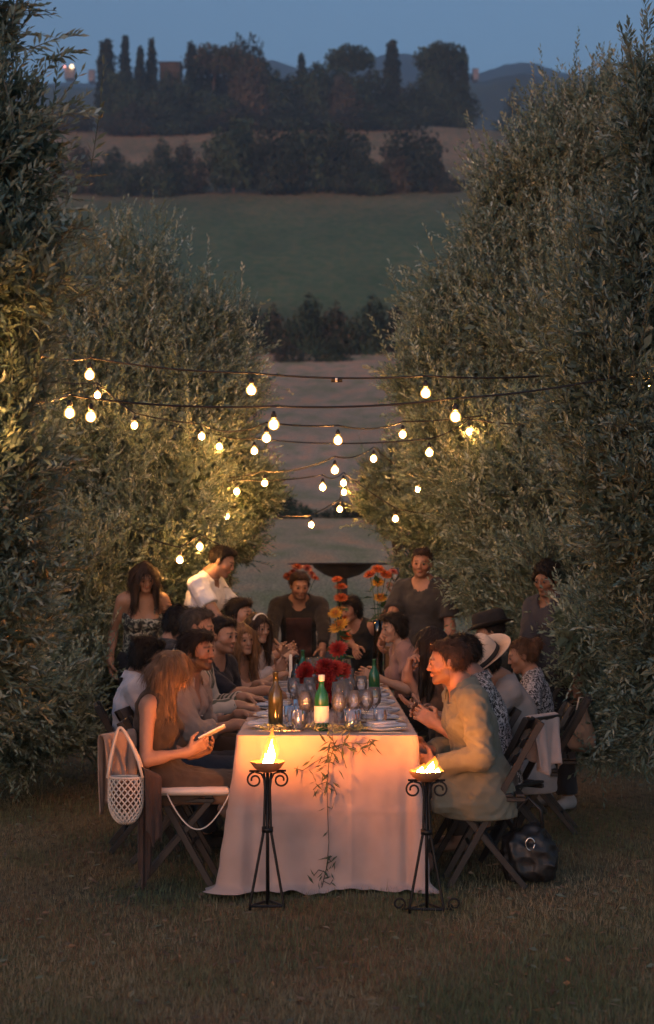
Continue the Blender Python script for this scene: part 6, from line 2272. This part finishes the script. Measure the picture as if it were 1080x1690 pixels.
# ------------------------------------------------------------------ garland on the front of the cloth
def garland():
    q = np.random.default_rng(4)
    yf = TY0 - .035
    def fp(px, py, dy=0.0): 
        p = at(px, py, yf + dy)
        return p
    t = thing('olive_garland', 'trailing olive branch hanging down the front of the tablecloth', 'garland', fp(545, 1216))
    LV, LF = leaf_quads(np.zeros((1, 3)), np.array([(0, 1., 0)]), np.array([1.]), np.array([.12]), np.random.default_rng(2))
    lm = mesh_np('olive_leaf', LV, LF, False, np.tile(v3(.06, .075, .04), (4, 1)))
    lm.materials.append(M['leaf'])
    stems = [[(548, 1212), (552, 1232), (543, 1260), (540, 1300), (541, 1340), (543, 1390), (540, 1430), (530, 1470)],
             [(552, 1232), (575, 1226), (600, 1228), (620, 1222)], [(545, 1245), (520, 1258), (500, 1272), (486, 1268)], [(548, 1225), (565, 1245), (572, 1268)],
             [(541, 1290), (525, 1296), (517, 1304)], [(541, 1292), (552, 1300), (556, 1312)], [(541, 1425), (550, 1420), (556, 1414)], [(538, 1440), (526, 1436), (518, 1446)], [(535, 1455), (545, 1460), (550, 1452)]]
    for s in stems:
        pts = [fp(*c, -.012 * (i % 2)) for i, c in enumerate(s)]
        MB().tube(pts, .0022, 5).build('stem', M['bark'], t, False, True)
    def leaves(c, n, rx, ry, ln):
        for i in range(n):
            p = fp(c[0] + q.uniform(-rx, rx), c[1] + q.uniform(-ry, ry), -q.uniform(.0, .035))
            o = link('leaf', lm, None, t, False)
            o.location = p - np.array(t.location)
            a = q.uniform(-1.3, 1.3)
            d = Vector((math.sin(a), -.25, -math.cos(a) * .8 + (1.6 if q.uniform() < .3 else 0)))
            o.rotation_mode = 'QUATERNION'
            o.rotation_quaternion = Vector((0, 1, 0)).rotation_difference(d.normalized()) @ Quaternion((0, 1, 0), float(q.uniform(0, 6)))
            s = ln * q.uniform(.7, 1.25)
            o.scale = (s, s, s)
    leaves((550, 1228), 22, 18, 14, .055)
    leaves((590, 1226), 20, 32, 9, .050)
    leaves((512, 1262), 9, 26, 8, .05)
    leaves((545, 1262), 12, 16, 16, .05)
    leaves((536, 1298), 16, 18, 8, .045)
    leaves((543, 1350), 5, 8, 30, .035)
    leaves((548, 1420), 9, 10, 8, .042)
    leaves((532, 1448), 12, 16, 12, .045)


garland()

# olive twigs lying on the table front by the bottle
def table_greens():
    r = np.random.default_rng(31)
    for k, (px, Y, nm) in enumerate(((585, 7.75, 'right of the green bottle'), (500, 7.78, 'left of the green bottle'))):
        c = at(px, 1210, Y); c[2] = ZT + .01
        t = thing('olive_twigs', 'loose olive twigs lying on the cloth ' + nm, 'greenery', c)
        n = 9
        P = c + r.normal(size=(n, 3)) * v3(.07, .05, .004)
        P[:, 2] = np.abs(P[:, 2] - c[2]) + c[2]
        a = r.uniform(0, 6.28, n)
        D = unit(np.stack([np.cos(a), np.sin(a) * .6, np.full(n, .25)], 1))
        V, F, C = sprigs(P, D, np.full(n, .12), 10, .045, .006, r, .2)
        o = link('foliage', mesh_np('twig_foliage', V, F, False, C), M['leaf'], t)
        o['kind'] = 'stuff'


table_greens()


# ------------------------------------------------------------------ bags, phone, seat pad, jackets
def seat_pad():
    t = thing('seat_pad', 'thin white pad on the chair of the woman with the phone', 'cushion', (-.69, 7.78, .462))
    MB().box((.04, .04, .022), (.36, .36, .036), bev=.014).build('pad', M['white_cloth'], t, True)
    pts = []
    for i in range(24):
        u = i / 23
        pts.append(v3(-.08 + .30 * u, -.145, .015 - .17 * math.sin(PI * min(1, u * 1.0)) ** .9))
    MB().tube(pts, .0036, 6).build('tie_strap', M['white_cloth'], t, True)


seat_pad()


def phone():
    c = at(350, 1209, 7.77)
    t = thing('phone', 'pale smartphone held by the woman at the front left', 'phone', c)
    ln_ = nrm((.85, .1, .42)); nn_ = nrm(np.cross(ln_, nrm((.1, .95, -.22)))); Mx = np.array([ln_, np.cross(nn_, ln_), nn_]).T
    MB().box((0, 0, 0), (.145, .072, .009), Mx, bev=.003).build('case', mat('phone_case', (.7, .68, .64), .35, .05), t)
    MB().box(Mx @ v3(0, 0, .0052), (.135, .064, .0012), Mx).build('screen', mat('phone_screen', (.25, .26, .28), .1, .05), t)


phone()


def net_bag():
    c = at(208, 1302, 7.56)
    t = thing('net_bag', 'cream knotted net bag hanging from the left front chair', 'bag', c)
    RX, RY, HT = .084, .05, .225
    def surf(u, v):              # u around 0..1, v 0 top .. 1 bottom
        a = 2 * PI * u
        w = (1.0 if v < .45 else math.sqrt(max(0, 1 - ((v - .45) / .56) ** 2)))
        return v3(RX * w * math.cos(a), RY * w * math.sin(a), .055 - HT * v)
    nC = 18
    for dirn in (1, -1):
        for i in range(nC):
            pts = []
            for j in range(15):
                v = j / 14
                pts.append(surf((i / nC + dirn * v * .36), v * .98))
            MB().tube(pts, .0036, 5).build('cord', M['white_cloth'], t, True)
    ring = [surf(u, 0) for u in np.linspace(0, 1, 26)]
    MB().tube(ring, .006, 6).build('rim', M['white_cloth'], t, True)
    for s in (-1, 1):
        pts = []
        for i in range(16):
            u = i / 15
            pts.append(v3(RX * (1 - 2 * u) * (1 - .35 * math.sin(PI * u)) - .03 * math.sin(PI * u), s * RY * .7 * (1 - math.sin(PI * u)), .055 + .235 * math.sin(PI * u) ** .7))
        MB().tube(pts, .0075, 6).build('handle', M['white_cloth'], t, True)
    f = Field((-.12, -.1, -.2), (.12, .1, .1), .012)
    f.prim(ell((0, 0, -.035), (.062, .034, .075), np.eye(3)))
    f.wrinkle(.003, 40, 2)
    V, F = f.mesh()
    link('contents', mesh_np('bag_contents', V, F), mat('bag_contents', (.16, .085, .06), .9, .3, 20), t, False)


net_bag()


def draped(name, label, cat, top_l, top_r, fall_f, fall_b, m, seed, thick=.006, axis=(0, 1, 0), loc=None, wavy=.018):
    """cloth folded over a rail from top_l to top_r, falling on both sides"""
    r = np.random.default_rng(seed)
    a, b = np.asarray(top_l, float), np.asarray(top_r, float)
    nn = nrm(np.cross(b - a, (0, 0, 1)))
    nu, nv = 26, 34
    V = []
    ph = r.uniform(0, 6, 4)
    for j in range(nv + 1):
        v = -1 + 2 * j / nv
        for i in range(nu + 1):
            u = i / nu
            fall = (fall_f if v < 0 else fall_b) * (1 + .08 * math.sin(u * 7 + ph[0]))
            dz = -abs(v) ** 1.0 * fall
            rad = .022
            if abs(v) < .12:
                off = math.sin(v / .12 * PI / 2) * rad; dz = -(1 - math.cos(v / .12 * PI / 2)) * rad
            else:
                off = math.copysign(rad + .02 * abs(v), v); dz = -rad - (abs(v) - .12) / .88 * fall
            w = wavy * abs(v) * (math.sin(u * 13 + ph[1]) + .6 * math.sin(u * 23 + ph[2] + v * 2))
            sq = (u - .5) * (1 - .22 * abs(v)) + .5
            p = a + (b - a) * sq + nn * (off + w) + v3(0, 0, dz + .012 * math.sin(u * 9 + ph[3]) * abs(v))
            V.append(p)
    F = []
    for j in range(nv):
        for i in range(nu):
            q = j * (nu + 1) + i
            F.append((q, q + 1, q + nu + 2, q + nu + 1))
    o = link(name, mesh_np(name, np.array(V), np.array(F)), m)
    md = o.modifiers.new('thick', 'SOLIDIFY'); md.thickness = thick
    tag(o, label, cat)
    return o


draped('jacket', 'dusty brown jacket hung over the back of the left front chair', 'jacket', at(166, 1214, 7.60), at(220, 1204, 7.74), .33, .30, shade_cloth('dusty_jacket', (.50, .36, .29), .15), 3)
draped('shawl', 'long dark brown shawl hanging behind the left front chair to the ground', 'shawl', at(234, 1268, 7.54), at(262, 1280, 7.60), .50, .3, shade_cloth('brown_shawl', (.075, .045, .035), .2), 5, wavy=.008)
draped('jacket', 'pale pink jacket over the back of the right hand chair', 'jacket', v3(1.02, 8.02, .815), v3(1.19, 8.25, .815), .20, .26, shade_cloth('pale_jacket', (.55, .42, .38), .1), 4)


def handbag():
    c = at(872, 1438, 7.95); c[2] = .0
    t = thing('handbag', 'black handbag with a silver ring on the ground by the right chair', 'bag', c)
    f = Field((-.2, -.16, -.02), (.2, .16, .40), .012)
    f.prim(rbox((0, 0, .11), (.125, .085, .11), np.eye(3), .06))
    f.prim(cone((-.07, 0, .20), (.05, .01, .25), .05, .035, .06))
    f.prim(cone((.08, -.01, .10), (.02, 0, .23), .06, .04, .06))
    f.wrinkle(.006, 14, 3, (1, 1, 1), 1.5, True)
    f.wrinkle(.003, 40, 4)
    f.plane((0, 0, .003), (0, 0, -1))
    V, F = f.mesh()
    leather = mat('black_leather', (.012, .011, .011), .45, .3, 30, .4)
    link('body', mesh_np('handbag_body', V, F), leather, t, False)
    pts = [v3(-.07, -.03, .27), v3(-.06, -.03, .36), v3(0, -.02, .42), v3(.06, -.03, .36), v3(.07, -.03, .27)]
    MB().tube(pts, .010, 7).build('handle', leather, t, True)
    ring = [v3(.0 + .022 * math.cos(a), -.088, .20 + .030 * math.sin(a)) for a in np.linspace(0, 2 * PI, 20)]
    MB().tube(ring, .004, 6).build('ring', M['steel'], t, True)


handbag()


def tote():
    c = at(960, 1236, 10.25)
    t = thing('tote_bag', 'cream cloth bag carried by the person beside the tree', 'bag', c)
    f = Field((-.14, -.09, -.03), (.14, .09, .33), .012)
    f.prim(cone((0, 0, .06), (.01, 0, .22), .075, .045))
    f.prim(rbox((0, 0, .07), (.085, .045, .07), np.eye(3), .03, .05))
    f.wrinkle(.004, 24, 6)
    V, F = f.mesh()
    link('body', mesh_np('tote_body', V, F), shade_cloth('cream_canvas', (.36, .26, .19), .12), t, False)
    MB().tube([v3(-.03, 0, .25), v3(-.01, 0, .33), v3(.02, 0, .33), v3(.04, 0, .25)], .006, 6).build('handle', M['white_cloth'], t, True)


tote()

# glass in the raised hand
p = at(652, 958, 12.5)
g = put('wine_glass', WINE, (p[0], p[1], p[2] - .09), 0, 'wine glass held up by the woman in black', 'glass', 'raised glasses')
# sunglasses on the far left guest's head are left as a hairband
hb = []
for a in np.linspace(0, PI, 14):
    hb.append(L6['H'](.084 * math.cos(a), .02, .03 + .088 * math.sin(a)))
MB().tube(hb, .007, 6).build('hairband', M['paper'], L6['root'], True, True)
# ------------------------------------------------------------------ haze
def haze():
    mb = MB().box((0, 1250, 398), (5200, 2800, 804))
    m = bpy.data.materials.new('evening_haze')
    m.use_nodes = True
    nt = m.node_tree
    nt.nodes.clear()
    v = nt.nodes.new('ShaderNodeVolumePrincipled')
    v.inputs['Color'].default_value = (.42, .74, 1.0, 1)
    v.inputs['Density'].default_value = HAZE
    v.inputs['Anisotropy'].default_value = .1
    o = nt.nodes.new('ShaderNodeOutputMaterial')
    nt.links.new(v.outputs[0], o.inputs['Volume'])
    m.volume_intersection_method if hasattr(m, 'volume_intersection_method') else None
    tag(mb.build('haze', m), 'thin blue evening haze over the valley', 'haze', kind='stuff')


HAZE = .00058
haze()
